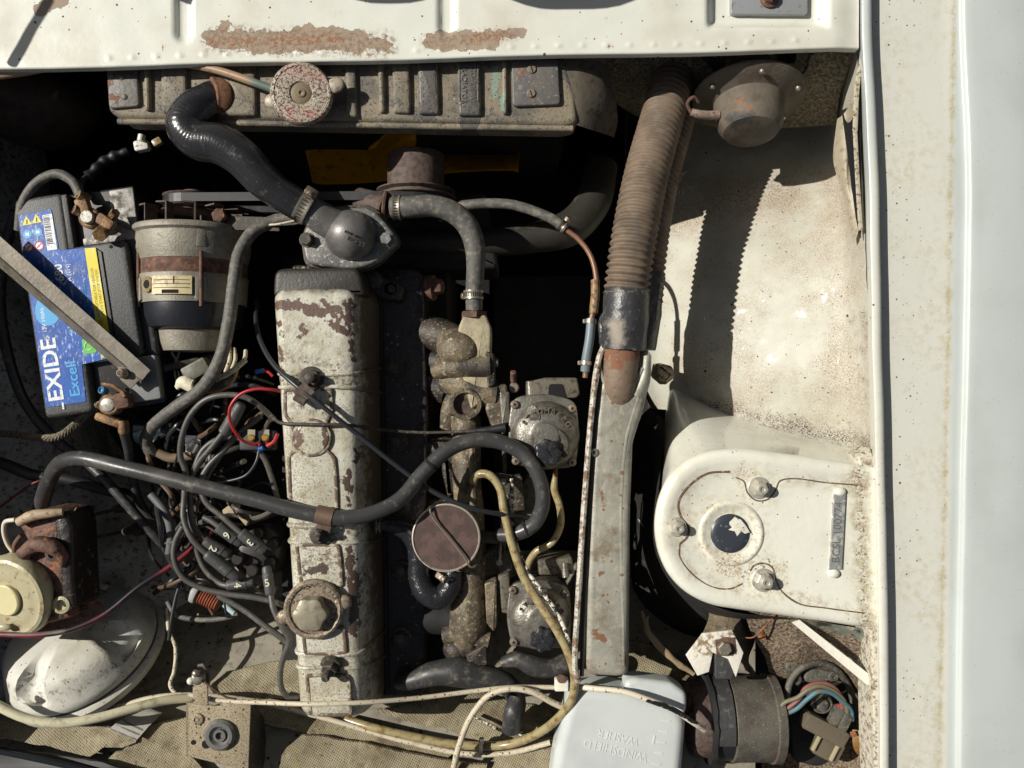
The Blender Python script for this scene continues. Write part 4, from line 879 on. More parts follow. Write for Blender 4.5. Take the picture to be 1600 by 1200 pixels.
# ================================================================== grey air duct and bellows
duct = T('air_duct', 'long pale grey sheet metal duct with rust spots running down the middle of the bay', 'duct', 955, 800, 10)
duct_m = mat('spotted_grey_duct_paint', c(156, 154, 142), .45, .1, var=(c(134, 132, 120), 16, .4, .7),
    layers=[(c(176, 168, 144), .6, [('noise', 60, .5, .75)]), (c(120, 108, 88), .7, [('noise', 24, .54, .68)]), (c(122, 94, 68), .85, [('speck', 70, .26, dict(off=.4)), ('noise', 20, .42, .52)]), (c(120, 90, 66), .85, [('zones', [(930, 990, 945, 1000, 5), (940, 895, 942, 896, 4), (950, 930, 952, 940, 2), (940, 770, 944, 790, 2)], dict(soft=2, amp=8, nscale=120, z=8))]), (c(110, 90, 74), .8, [('speck', 110, .2)])], bump=[(30, 2.2), (8, 3), (200, .2)])
outl = [(942, 548), (1000, 545), (1019, 560), (1016, 600), (1004, 650), (990, 690), (986, 800), (984, 1052), (970, 1060), (922, 1057), (914, 1044), (917, 900), (922, 760), (930, 640), (936, 600)]
g = G(); g.prism(rnd_poly(outl, 12, 4), 8, -90, 12, 5, flare=0); g.ob('duct_body', duct_m, duct, jit=1.0)
g = G(); g.tube([(1003, 560, 7.5), (1000, 610, 7.5), (990, 645, 7.5), (978, 690, 7.5), (974, 1040, 7.5)], 2.4, 8, flat=.5); g.ob('duct_crease', duct_m, duct)
flm = mat('rust_edged_flange', c(196, 192, 178), .5, layers=[(c(122, 96, 76), .85, [('noise', 50, .44, .6)]), (c(80, 60, 48), .9, [('noise', 140, .56, .62)])], bump=[(200, .4)])
g = G(); g.tube([(944, 540, 6), (936, 560, 10), (925, 640, 12), (915, 760, 12), (908, 860, 12), (902, 960, 12), (899, 1050, 11), (903, 1066, 6)], 4.6, 8, n=10); g.ob('duct_flange', flm, duct)
g = G(); g.tube([(944, 560, 4), (932, 640, 5), (923, 760, 5), (916, 860, 5), (911, 960, 5), (909, 1056, 4)], 3.4, 8, n=10); g.ob('flange_joint', mat('dark_joint', c(52, 46, 40), .7), duct)
G().lathe(W(929, 707, 6), Zv, [(6.5, -2), (6.5, 3), (5, 4), (3, 4), (2.6, 1)], 20).ob('duct_rivet', M['zinc'], duct)
# mouth of the duct and the cuffs
mx = mat('orange_rusted_mouth', c(128, 110, 92), .6, .1, layers=[(c(126, 88, 66), .85, [('zones', [(950, 552, 985, 552, 13), (960, 570, 966, 572, 6)], dict(soft=3, amp=9, z=20))]), (c(170, 154, 130), .7, [('noise', 70, .6, .72)]), (c(96, 74, 58), .8, [('noise', 60, .5, .7)])], bump=[(120, .8)])
g = G(); g.tube([(974, 520, -2, 29), (971, 560, 2, 29), (968, 600, -4, 28), (967, 632, -22, 24)], 28, 28, n=8); g.ob('duct_mouth', mx, duct)
g = G(); g.tube([(936, 572, 9), (946, 600, 8), (966, 619, 8), (986, 606, 9), (1004, 575, 12)], 3, 8, flat=.7); g.ob('mouth_lip', duct_m, duct)
g = G(); g.net([[(1000, 548, 6), (1012, 548, 14), (1018, 556, 12)], [(994, 590, 6), (1008, 590, 14), (1016, 596, 8)], [(984, 612, 8), (996, 620, 10), (1008, 622, 4)]], n=5); g.ob('mouth_flange', duct_m, duct)
bel = T('ribbed_air_hose', 'dusty brown ribbed air hose with a black cuff pushed onto the grey duct', 'air hose', 1000, 320, -20)
bell_m = mat('dusty_ribbed_hose', c(118, 102, 85), .75, var=(c(96, 82, 68), 30, .4, .65), layers=[(c(96, 90, 86), .5, [('noise', 26, .55, .7)])], bump=[(300, .5)])
bp = [(978, 462, 2), (986, 400, 2), (998, 330, -10), (1012, 265, -32), (1030, 200, -66), (1044, 150, -96), (1054, 100, -128), (1058, 50, -160)]
def brib(d, t): return 1 + .06*math.cos(2*math.pi*d/11.2) - (.02 if math.cos(2*math.pi*d/11.2) < -.3 else 0)
G().tube(bp, 34, 30, n=62, rf=brib).ob('hose_ribs', bell_m, bel, ang=70)
cuff_m = mat('creased_black_cuff', c(58, 58, 60), .35, layers=[(c(130, 124, 116), .7, [('noise', 60, .55, .75)]), (c(150, 140, 128), .8, [('zones', [(958, 510, 962, 530, 9)], dict(soft=8, amp=10))])], bump=[(60, 2), (200, .4)])
g = G(); g.tube([(980, 451, 2, 34), (979, 460, 2, 36), (977, 500, 2, 36.5), (974, 532, 1, 36), (973, 545, 0, 36)], 36, 32, n=6); g.tube([(944, 490, 0), (940, 505, 0), (941, 536, 0)], 5, 10); g.ob('cuff', cuff_m, bel, jit=1.5)
# second hose under it
bel2 = T('ribbed_air_hose', 'second ribbed hose mostly hidden beneath the dusty brown one, its torn cuff showing', 'air hose', 1030, 380, -60)
G().tube([(1006, 470, -62), (1012, 400, -66), (1022, 330, -82), (1036, 262, -106), (1056, 190, -140), (1066, 130, -175), (1070, 60, -210)], 30, 26, n=50, rf=brib).ob('hose_ribs', bell_m, bel2, ang=70)
G().tube([(1008, 440, -62, 31), (1004, 470, -62, 32), (1000, 500, -60, 33), (996, 545, -60, 30)], 32, 26, n=5).ob('cuff', cuff_m, bel2, jit=2)
g = G(); g.slab([W(1012, 420, -30), W(1034, 424, -34), (W(1024, 500, -34)), W(1010, 496, -30)], 2); g.ob('torn_flap', M['rubber_dusty'], bel2, jit=2)
# bracket lump between duct and arch
o = G().prism(rnd_poly([(1028, 566), (1052, 572), (1056, 590), (1040, 602), (1034, 596), (1024, 588)], 5), -120, -170, 8).ob('arch_bracket', mat('dirty_cream_bracket', c(190, 174, 146), .7, layers=[(c(110, 88, 66), .9, [('noise', 70, .45, .6)])], bump=[(80, 2)])); top(o, 'small dirty cream bracket at the corner between the wheel arch and grey duct', 'bracket')
o.parent = car; o.location -= WL[car]*.001 ; del o['label']; del o['category']
# ================================================================== horn / round diaphragm unit
horn = T('round_horn', 'dusty round metal horn with a domed back under the front panel corner', 'horn', 1170, 180, -60)
horn_m = mat('dusty_dark_horn', c(104, 96, 84), .7, var=(c(84, 74, 62), 24, .4, .65), layers=[(c(136, 98, 68), .85, [('noise', 90, .48, .6), ('zones', [(1150, 170, 1165, 190, 12)], dict(soft=8, amp=10, z=-50))]), (c(60, 58, 54), .6, [('zones', [(1140, 190, 1170, 196, 8), (1195, 215, 1215, 200, 8)], dict(soft=6, amp=12, z=-50))])], bump=[(140, 1)])
hc = W(1170, 154, -80); ha = Vector((0.03, 0.9, -0.27)).normalized()
G().lathe(hc, ha, [(26, -68), (44, -64), (52, -52), (54, -34), (58, -12), (70, -6), (86, -3), (90, 0), (90, 6), (86, 10), (60, 14), (20, 16)], 48, ell=1).ob('horn_shell', horn_m, horn)
G().lathe(hc, ha, [(91, 0), (92.5, 3), (91, 6)], 48).ob('crimped_rim', horn_m, horn)
u_, w_, a_ = frame(ha)
for k in range(6):
    t = .5 + 2*math.pi*k/6; G().lathe(hc + (u_*math.cos(t) + w_*math.sin(t))*79 - ha*6, -ha, [(4.5, 0), (4, 4), (2, 5)], 12).ob('rim_rivet', M['zinc'], horn)
G().lathe(W(1168, 130, -60), Zv, [(8, -10), (8, 8), (6, 9)], 14).ob('top_stud', horn_m, horn)
G().tube([(1122, 180, -60, 8), (1106, 180, -56, 7), (1090, 178, -52, 7), (1080, 175, -52, 6)], 9, 14, n=6).ob('connector_sleeve', mat('pinkish_sleeve', c(146, 128, 114), .7, layers=[(c(90, 74, 62), .8, [('noise', 90, .5, .65)])], bump=[(160, 1)]), horn)
G().tube([(1080, 176, -50), (1074, 162, -46), (1084, 152, -46), (1092, 160, -52)], 3, 8).ob('horn_wire', M['rust'], horn)
o = G().tube([(1094, 80, -40), (1108, 92, -48), (1120, 108, -70), (1120, 130, -100), (1112, 150, -140)], 7, 10).ob('taped_wire', M['rubber_dark']); top(o, 'black taped wire dangling beside the horn beneath the front panel', 'wire')
# dim brown can at the far left
o = G().ball(W(60, 170, -190), 100, 70, 90, 28, 14).ob('brown_canister', mat('brown_dusty_can', c(74, 60, 48), .7, layers=[(c(40, 34, 30), .8, [('noise', 20, .4, .7)])])); top(o, 'dim brown rounded canister in deep shade at the top left corner', 'canister')
# ================================================================== intake manifold
man = T('intake_manifold', 'grimy tan cast intake manifold with bulging arms between engine and carburettors', 'manifold', 730, 700, -90)
man_m = mat('tan_grimy_casting', c(122, 110, 88), .55, .15, var=(c(80, 72, 60), 30, .38, .62), layers=[(c(176, 162, 130), .7, [('noise', 70, .52, .68)]), (c(60, 54, 48), .7, [('noise', 100, .56, .66)]), (c(56, 50, 44), .6, [('noise', 14, .5, .62)])], bump=[(260, 1.2), (50, 1)])
man_d = mat('dark_oily_casting', c(76, 68, 60), .5, .1, var=(c(44, 40, 38), 26, .4, .6), layers=[(c(150, 136, 108), .7, [('noise', 110, .56, .68)])], bump=[(260, 1.2), (50, 1.5)])
g = G(); g.prism(rnd_poly([(724, 492), (760, 492), (768, 512), (766, 620), (736, 640), (724, 600), (714, 556), (716, 512)], 5, 3), -62, -120, 5); g.ob('water_block', mat('sand_cast_alloy', c(172, 162, 134), .75, var=(c(146, 136, 112), 60, .4, .65), bump=[(300, 1)]), man)
G().hexa(W(741, 487, -78), 22, 12, -Yv).ob('hose_union', M['rust'], man)
g = G(); g.ball(W(718, 546, -84), 40, 34, 36, 30, 18, axes=(pd(1, .55), pd(-.55, 1), Zv)); g.ob('upper_arm_bulge', man_m, man)
for pts, r in (([(664, 520, -120), (690, 526, -112), (720, 544, -100), (748, 574, -95)], 30), ):
    G().tube(pts, r, 20).ob('upper_arm', man_d, man)
G().tube([(678, 580, -84, 13), (694, 577, -78, 17), (720, 574, -74, 20), (745, 573, -72, 20), (766, 572, -72, 21)], 16, 24).ob('cross_arm', man_m, man)
g = G(); g.tube([(700, 590, -100, 26), (722, 600, -88, 26), (748, 612, -84, 24), (776, 616, -84, 24)], 26, 20); g.ball(W(735, 600, -92), 36, 32, 26); g.ob('middle_arm', man_m, man)
g = G(); g.prism(rnd_poly([(764, 600), (792, 600), (794, 664), (768, 668), (758, 640)], 5), -66, -120, 4); g.ob('carburettor_flange', man_m, man)
g = G(); g.prism(rnd_poly([(758, 548), (772, 552), (774, 602), (762, 606)], 4), -58, -110, 3); g.ob('front_flange', man_d, man)
G().hexa(W(771, 567, -70), 8, 8, Xv).ob('flange_nut', M['screw'], man)
st = Vector((0, -.25, 1)).normalized(); q = W(727, 632, -62)
G().lathe(q - st*60, st, [(28, -40), (26, 0), (24, 35), (26, 50), (27.5, 58), (26, 60), (20, 60), (19, 50), (18, 48)], 30).ob('open_spigot', man_m, man)
G().lathe(q - st*12, st, [(19, 0), (19, 1)], 24).ob('spigot_core', M['rust_brown'], man)
G().tube([(712, 610, -110), (702, 640, -110), (700, 668, -118)], 14, 14).ob('side_web', man_m, man)
G().tube([(728, 650, -96, 26), (729, 700, -94, 24), (730, 760, -94, 24), (734, 800, -92, 24), (737, 870, -88, 24), (734, 920, -86, 25), (732, 955, -86, 31), (732, 978, -90, 32), (730, 1000, -100, 26)], 25, 26).ob('balance_pipe', man_m, man)
G().tube([(738, 700, -66), (739, 790, -66)], 6, 8).ob('pipe_rib', man_m, man)
G().tube([(694, 992, -92, 14), (720, 990, -86, 15), (745, 996, -84, 15), (764, 1000, -84, 15)], 15, 20).ob('lower_cross_arm', man_m, man)
g = G(); g.tube([(704, 1010, -110, 18), (730, 1008, -104, 22), (758, 1000, -100, 22)], 20, 18); g.ball(W(712, 1014, -104), 22, 20, 20); g.ob('lower_arm', man_d, man)
G().tube([(664, 962, -120, 30), (700, 966, -116, 28), (732, 972, -110, 26)], 26, 18).ob('rear_arm', M['black_deep'], man)
g = G(); g.prism(rnd_poly([(757, 912), (776, 906), (777, 976), (772, 988), (760, 974)], 3), -62, -110, 2.5); g.ob('rear_flange', man_m, man)
g = G(); g.prism(rnd_poly([(728, 1024), (760, 1006), (762, 1040), (732, 1042)], 3), -70, -110, 2.5); g.ob('tail_web', man_d, man)
for p in ([(664, 560, -130), (690, 570, -120), (705, 590, -115)], [(664, 700, -130), (700, 705, -124), (724, 712, -118)], [(664, 800, -130), (700, 800, -124), (724, 806, -118)], [(670, 600, -130), (700, 612, -122)]):
    G().tube(p, 24, 18).ob('port_arm', man_d, man)
g = G(); g.prism(rnd_poly([(690, 690), (715, 700), (716, 765), (700, 780), (690, 740)], 6), -96, -130, 8); g.ob('side_boss', man_d, man)
# ================================================================== carburettors
pot_m = mat('weathered_carburettor_alloy', c(128, 125, 117), .38, .5, var=(c(88, 82, 73), 40, .4, .68), layers=[(c(96, 78, 60), .7, [('noise', 110, .54, .66), ('noise', 24, .45, .6)])], bump=[(260, .8)])
pot_d = mat('dull_carburettor_body', c(104, 98, 84), .6, .2, layers=[(c(60, 54, 48), .7, [('noise', 60, .48, .66)])], bump=[(200, .8)])
def carb(cx, cy, R, z, label, first):
    t = T('carburettor', label, 'carburettor', cx, cy, z, 'pair of carburettors beside the duct')
    k = R/60
    sq = [(cx-50*k, cy-54*k, 16*k), (cx-20*k, cy-60*k, 10), (cx+10*k, cy-60*k, 10), (cx+50*k, cy-50*k, 16*k), (cx+56*k, cy, 30), (cx+50*k, cy+54*k, 16*k), (cx, cy+58*k, 30), (cx-48*k, cy+50*k, 16*k), (cx-58*k, cy, 30)]
    G().prism(rnd_poly(sq, 12, 5), z, z-12, 3).ob('lid_flange', pot_m, t)
    G().prism(rnd_poly(sq, 12, 5), z-12.5, z-70, 1).ob('lower_body', pot_d, t)
    q = W(cx + 2*k, cy + 4*k, z)
    G().lathe(q, Zv, [(56*k, -2), (56*k, 4), (53*k, 12), (46*k, 19), (36*k, 23), (28*k, 24), (24*k, 26), (20*k, 31), (6, 33)], 44).ob('domed_lid', pot_m, t)
    ring = G().lathe(q + Vector((8*k, -14*k, 20)), Zv, [(30*k, -4), (30*k, 4), (27*k, 9), (21*k, 10), (18*k, 6)], 36).ob('lid_boss', pot_m, t)
    nb = q + Vector((2*k, -26*k, 24)); rings = []
    for rr2, h in ((20, 0), (21, 14), (19, 17), (16, 18), (4, 18)):
        rings.append([nb + Vector((math.cos(a), math.sin(a), 0))*rr2*k*(1 + .10*math.cos(7*a)) + Zv*h for a in [2*math.pi*i/56 for i in range(56)]])
    kb = G().loft(rings).ob('damper_knob', mat('broken_black_knob', c(40, 41, 44), .35, layers=[(c(96, 96, 96), .5, [('noise', 120, .58, .68)])], bump=[(90, 1.5)]), t, jit=1.5)
    G().box(nb + Zv*18.3 + Vector((1, 1, 0)), 15*k, 2, .8, rot=-1.0).ob('knob_slot', M['slot'], kb)
    G().lathe(nb + Vector((27*k, -1, -6)), Zv, [(7.5, -4), (7.5, 10), (6, 12), (3, 12)], 16).ob('vent_plug', mat('pale_vent_plug', c(120, 126, 132), .4) if not first else M['dark_steel'], t)
    G().lathe(q + Vector((-20*k, 40*k, 6)), Vector((-.15, .1, 1)), [(9, -6), (9, 10), (8, 12)], 18).ob('lid_plug', pot_m, t)
    tag = G(); tag.tube([W(cx-22*k, cy-24*k, z+21), W(cx-6*k, cy-24*k, z+22)], 6.5*k, 14, raw=True, flat=.5); tag.ob('maker_badge', pot_m, t)
    for i, s_ in enumerate('STROMBERG'):
        a = math.radians(148 - i*15); text(s_, q + Vector((math.cos(a)*40*k, math.sin(a)*40*k, 22.6)), Vector((math.sin(a), -math.cos(a), 0)), 12*k, pot_d, t, 1.6, off=.2)
    for i, s_ in enumerate('CD'):
        a = math.radians(88 - i*14); text(s_, q + Vector((math.cos(a)*46*k, math.sin(a)*46*k, 19)), Vector((math.sin(a), -math.cos(a), 0)), 8*k, pot_d, t, .7)
    for dx, dy in ((-46, -44), (44, -38), (-44, 44), (44, 46)):
        p = W(cx+dx*k, cy+dy*k, z); s2 = G().lathe(p, Zv, [(7, 0), (7, 3), (5.6, 5), (3, 5.6)], 18).ob('lid_screw', M['screw'], t)
        g = G(); g.box(p + Zv*5.6, 6, 1.5, .8, .4); g.box(p + Zv*5.7, 1.5, 6, .8, .4); g.ob('cross_recess', M['slot'], s2)
    return t
c1 = carb(850, 676, 60, -62, 'front carburettor with domed alloy lid, nearest the ribbed air hose', True)
c2 = carb(843, 962, 55, -66, 'rear carburettor with the yellowish tube crossing its domed lid', False)
g = G(); g.prism(rnd_poly([(826, 596), (852, 590), (902, 590), (906, 616), (900, 622), (830, 622)], 4), -66, -110, 3); g.ob('choke_housing', pot_d, c1)
G().prism(rnd_poly([(858, 600), (880, 600), (886, 622), (856, 622)], 4), -65, -70, 1).ob('choke_window', M['slot'], c1)
G().lathe(W(830, 618, -80), Yv, [(9, -4), (9, 22), (8, 24)], 18).ob('choke_boss', pot_m, c1)
G().lathe(W(802, 600, -90), Vector((0, .75, .65)), [(5, -6), (5, 26), (4, 27)], 14).ob('stud', M['rust'], c1); G().lathe(W(803, 606, -86), Zv, [(8, 0), (9, 3), (7, 5)], 14).ob('stud_washer', M['screw'], c1)
G().prism(rnd_poly([(780, 612), (796, 612), (797, 660), (784, 664)], 3), -64, -110, 3).ob('throat_flange', pot_m, c1)
G().prism(rnd_poly([(778, 900), (796, 896), (798, 960), (784, 958)], 3), -68, -110, 3).ob('throat_flange', pot_d, c2)
g = G(); g.prism(rnd_poly([(814, 752), (830, 742), (852, 756), (858, 800), (834, 826), (800, 820), (796, 790)], 8), -110, -160, 6); g.ob('float_bowl', pot_d, c1)
g = G(); g.prism(rnd_poly([(840, 876), (894, 870), (898, 898), (842, 900)], 5), -80, -130, 5); g.ob('choke_housing', pot_d, c2)
G().tube([(882, 880, -76), (884, 902, -72)], 6, 10).ob('choke_boss', pot_m, c2)
# ================================================================== round rusty canister with wire clip
can = T('breather_canister', 'round can with flat rust red lid held by a wire spring clip', 'canister', 697, 840, -28)
q = W(697, 840, -26)
G().lathe(q, Zv, [(40, -70), (52, -60), (54, -20), (54, 0), (54.5, 2.5), (52.5, 3), (51.5, 1)], 48).ob('can_wall', mat('pale_can_rim', c(190, 180, 164), .4, .4, layers=[(c(110, 84, 70), .7, [('noise', 70, .54, .66)])]), can)
G().lathe(q, Zv, [(51.5, 0), (51.3, 1.2), (20, 2), (3, 2)], 48).ob('can_lid', mat('oxide_red_lid', c(94, 73, 67), .75, var=(c(74, 58, 53), 50, .4, .6), layers=[(c(72, 50, 44), .9, [('speck', 220, .25)])], bump=[(300, .5)]), can)
G().tube([(692, 782, -60), (680, 786, -34), (672, 796, -18), (676, 808, -18), (700, 838, -18), (726, 872, -18), (736, 886, -20), (743, 884, -26), (744, 874, -50)], 1.6, 8, n=8).ob('wire_clip', M['zinc'], can)
elb_m = mat('wet_oily_elbow', c(38, 38, 42), .22, layers=[(c(90, 84, 76), .6, [('noise', 70, .58, .72)])], bump=[(160, 1.2)])
G().tube([(588, 822, -46, 8), (606, 821, -48, 11), (632, 828, -52, 15), (650, 848, -58, 17), (655, 875, -60, 18), (655, 902, -60, 18), (666, 926, -56, 19), (686, 934, -56, 19), (703, 918, -58, 18), (708, 894, -66, 17)], 18, 24, n=10).ob('s_bend_hose', elb_m, can)
clamp(can, W(700, 902, -62), pd(.5, -1), 18, 10, ang=-2.2)
clamp(can, W(592, 822, -46), Xv, 10, 7, ang=2.6)
g = G()
sp_ = []
for i in range(150): a = i*.42; sp_.append(W(752 + i*.36, 872 - i*.28, -70) + Vector((math.cos(a)*3, math.cos(a)*9, math.sin(a)*10)))
g.tube(sp_, 1.1, 5, raw=True); o = g.ob('return_spring', M['dark_steel']); top(o, 'thin coiled throttle spring beside the round rust red lid', 'spring')
# ------------- throttle linkage between the carburettors
lk = T('throttle_linkage', 'greasy rods and levers of the throttle linkage between the two carburettors', 'linkage', 790, 830, -90)
G().tube([(786, 650, -100), (788, 720, -98), (788, 800, -98), (786, 900, -100)], 4, 10).ob('cross_shaft', M['dark_steel'], lk)
G().slab([W(776, 738, -84), W(800, 742, -84), (W(796, 786, -84)), W(784, 790, -84), W(774, 762, -84)], 3).ob('lever', M['dark_steel'], lk)
G().slab([W(770, 862, -84), W(796, 866, -84), W(800, 890, -84), W(782, 896, -84)], 3).ob('lever', M['dark_steel'], lk)
for x, y in ((786, 752), (790, 776), (780, 878)): G().hexa(W(x, y, -84), 6, 6).ob('pivot_nut', M['zinc'], lk)
G().tube([(790, 776, -78), (784, 820, -78), (781, 878, -78)], 2.4, 8).ob('push_rod', M['zinc'], lk)
G().lathe(W(748, 838, -64), pd(1, .1), [(10, -4), (10, 30), (7, 34), (7, 44)], 16).ob('damper', M['dark_steel'], lk)
G().box(W(800, 770, -100), 40, 60, 30, .1, bev=4).ob('insulator_block', man_d, lk)

# ================================================================== hoses
def hose(name, pts, r, m, label, cat='hose', seg=16, n=12, rf=None, bands=()):
    if bands:
        t = T(name, label, cat, *pts[0][:3]); G().tube(pts, r, seg, n=n, rf=rf).ob('hose_body', m, t)
        return t
    o = G().tube(pts, r, seg, n=n, rf=rf).ob(name, m, ang=80); return top(o, label, cat)
heat = mat('polished_black_hose', c(62, 62, 62), .3, layers=[(c(120, 112, 98), .7, [('noise', 40, .56, .76)]), (c(90, 86, 80), .5, [('noise', 9, .5, .7)])], bump=[(260, .15)])
bh = hose('breather_hose', [(56, 820, -150, 13), (66, 784, -110, 13), (78, 748, -66, 12.5), (94, 724, -40, 12.5), (124, 716, -16), (190, 730, 2), (300, 757, 14), (400, 781, 20), (470, 800, 24), (530, 809, 24), (585, 801, 18), (625, 780, 8), (660, 740, -4), (700, 703, -12), (740, 688, -18), (785, 692, -20), (820, 712, -20), (842, 745, -18), (848, 785, -22), (835, 818, -34), (806, 834, -46), (780, 836, -60)], 12, heat, 'long black hose sweeping over the rocker cover and looping past the front carburettor', bands=1)
for x, y, z, dx, dy in ((674, 725, -7, .62, -.78), (822, 826, -39, -.8, .45), (78, 742, -62, .3, -.9)):
    G().lathe(W(x, y, z), pd(dx, dy), [(12.6, -2.5), (12.9, -2), (12.9, 2), (12.6, 2.5)], 24).ob('hose_band', M['slot'], bh)
hc_ = T('hose_bracket', 'brown metal strap clamping the long black hose onto the rocker cover', 'clamp', 510, 815, 24)
G().lathe(W(508, 806, 23), pd(1, .22), [(13, -13), (14.5, -13), (14.5, 13), (13, 13)], 28).ob('strap_loop', mat('brown_strap', c(112, 92, 76), .5, .3, bump=[(200, .3)]), hc_)
G().prism(rnd_poly([(495, 812), (520, 818), (512, 846), (492, 846)], 5), 14, 11, 1).ob('strap_foot', M['rust_brown'], hc_)
G().hexa(W(498, 834, 14), 9, 8).ob('strap_bolt', M['dark_steel'], hc_); G().lathe(W(498, 834, 22), Zv, [(4.5, 0), (4.5, 7), (3, 8)], 12).ob('strap_stud', M['dark_steel'], hc_)
wh = hose('water_bypass_hose', [(612, 325, -56, 18), (640, 324, -52, 18), (675, 322, -52, 18), (708, 332, -54, 18), (730, 352, -58, 18), (742, 385, -62, 17), (743, 420, -66, 15), (741, 458, -74, 14.5), (741, 484, -78, 14)], 18, M['rubber_dusty'], 'short dusty black hose bending down to the rusty union on the manifold', bands=1)
clamp(wh, W(620, 325, -55), Xv, 19, 13, ang=2.3); clamp(wh, W(740, 461, -74), Yv, 15.5, 14, ang=1.9)
G().tube([(560, 312, -80), (592, 320, -66), (604, 324, -60)], 20, 18).ob('pipe_stub', M['rust_brown'], wh)
G().lathe(W(602, 322, -60), pd(1, .1), [(24, -2), (25, 0), (24, 3)], 20).ob('stub_collar', M['rust'], wh)
lh = hose('vacuum_hose', [(716, 322, -96, 9), (760, 318, -90), (800, 320, -84), (840, 332, -80), (866, 344, -78), (884, 358, -76)], 8.5, M['rubber_dusty'], 'thin dusty hose curving right to a copper pipe above the dark gap', bands=1)
clamp(lh, W(878, 353, -77), pd(1, .8), 8.5, 11, ang=2.0)
o = hose('copper_pipe', [(880, 356, -76), (904, 374, -74), (922, 398, -70), (931, 430, -64), (930, 470, -58), (924, 500, -54), (920, 540, -54), (914, 590, -60)], 4.4, mat('brown_copper_pipe', c(132, 96, 76), .45, .2, layers=[(c(150, 140, 120), .5, [('noise', 80, .55, .65)])]), 'thin copper pipe dropping past the ribbed hose cuff toward the front carburettor', 'pipe', 12)
o = hose('tan_hose_joint', [(930, 438, -62), (930, 460, -58), (927, 490, -55)], 7.2, mat('split_tan_joint', c(150, 118, 78), .5, layers=[(c(80, 72, 62), .6, [('noise', 60, .5, .6)])]), 'tan rubber joint on the thin copper pipe beside the black cuff', 'hose joint', 12)
jh = hose('blue_grey_hose', [(924, 498, -52), (921, 530, -50), (916, 560, -52), (914, 580, -56)], 7.5, mat('blue_grey_rubber', c(112, 124, 130), .45), 'short blue grey hose with wire clips at the end of the copper pipe', 'hose', 14, bands=1)
for y in (502, 567): G().lathe(W(923 if y < 520 else 915.5, y, -52), pd(-.1, 1), [(8, -3), (9, -3), (9, 3), (8, 3)], 18).ob('wire_clip', M['zinc'], jh); G().box(W(914 if y < 520 else 906, y, -50), 7, 7, 5, bev=1).ob('clip_ear', M['zinc'], jh)
hose('lower_radiator_hose', [(560, 372, -165, 24), (640, 378, -160, 24), (740, 378, -160, 24), (830, 372, -165, 27), (890, 356, -176, 32), (925, 318, -200, 32), (940, 260, -240, 30)], 26, mat('dim_brown_hose', c(44, 41, 36), .6, layers=[(c(74, 68, 58), .8, [('noise', 40, .55, .7)])], bump=[(100, .6)]), 'fat dim hose crossing behind the engine under the fan', 'hose', 24)
yt = hose('fuel_tube', [(741, 775, -90), (739, 758, -70), (746, 742, -56), (764, 742, -48), (780, 760, -44), (788, 800, -38), (800, 850, -30), (820, 905, -22), (848, 950, -12), (872, 988, -4), (890, 1025, 0), (898, 1060, 0), (894, 1092, -6), (876, 1118, -22), (840, 1146, -50), (790, 1164, -80), (720, 1164, -90), (650, 1152, -96), (580, 1136, -104), (540, 1124, -120)], 7, M['tube_yellow'], 'yellowed translucent tube looping down across the rear carburettor to the bulkhead', 'tube', 14, bands=1)
G().lathe(W(741, 780, -92), Yv, [(8, -12), (8, 6), (7, 8)], 14).ob('tube_end', M['zinc'], yt)
hose('overflow_tube', [(868, 740, -70, 4), (866, 764, -72), (874, 790, -74), (876, 820, -76), (862, 848, -80), (838, 862, -86), (826, 880, -92), (822, 900, -96)], 6, M['tube_yellow'], 'short yellowish tube hanging between the front and rear carburettors', 'tube', 12)
o = G().tube([(868, 720, -66), (868, 745, -70)], 4, 10).ob('brass_pipe', M['rust']); o.parent = c1; o.matrix_parent_inverse = Matrix.Translation(-WL[c1]*.001); WL[o] = WL[c1]
hose('split_sleeve', [(800, 748, -60), (800, 800, -50), (806, 850, -40), (824, 892, -26), (850, 928, -14), (874, 964, -6), (888, 1000, -2), (893, 1030, -2)], 3.6, mat('peeling_white_sleeve', c(44, 42, 40), .6, layers=[(c(220, 214, 196), .6, [('noise', 60, .49, .51)])]), 'black cable with peeling white sleeve running beside the yellowed tube', 'cable', 10)
tube_w = M['white_wire']
hose('throttle_cable', [(295, 1085, -40), (340, 1094, -36), (420, 1098, -20), (480, 1100, 6), (560, 1098, 4), (660, 1090, -30), (740, 1080, -46), (800, 1074, -46), (872, 1074, -46)], 3.8, tube_w, 'off white cable running straight right from the square bracket past the engine', 'cable', 10)
cw = hose('looped_cable', [(706, 1215, -60), (716, 1170, -50), (736, 1120, -40), (765, 1086, -34), (800, 1076, -30), (834, 1082, -28), (864, 1098, -30), (890, 1110, -34)], 5, tube_w, 'thick off white cable arching up from the bottom edge beside the washer bottle', 'cable', 12)
bwm = mat('black_white_banded_sleeve', c(216, 206, 184), .5, layers=[(c(30, 30, 32), .4, [('zones', [(1012, 1094, 1030, 1098, 4), (1036, 1100, 1060, 1111, 4), (1064, 1114, 1090, 1128, 5)], dict(soft=.6, amp=3, z=10))]), (c(90, 78, 60), .8, [('speck', 260, .5)])])
hose('bottle_cable', [(895, 1072, -16), (930, 1076, 0), (975, 1081, 10), (1015, 1094, 14), (1050, 1108, 12), (1085, 1130, 4), (1100, 1140, -8)], 4.6, bwm, 'off white cable patched with black, lying across the washer bottle', 'cable', 12)
fer = T('cable_end', 'small white crimped fitting where the off white cables meet below the duct', 'cable fitting', 878, 1070, -30)
G().box(W(877, 1069, -34), 22, 20, 12, bev=2).ob('fitting_body', tow_m, fer); G().lathe(W(877, 1060, -28), Zv, [(7, 0), (7, 3), (2, 4)], 14).ob('fitting_screw', M['rust'], fer)
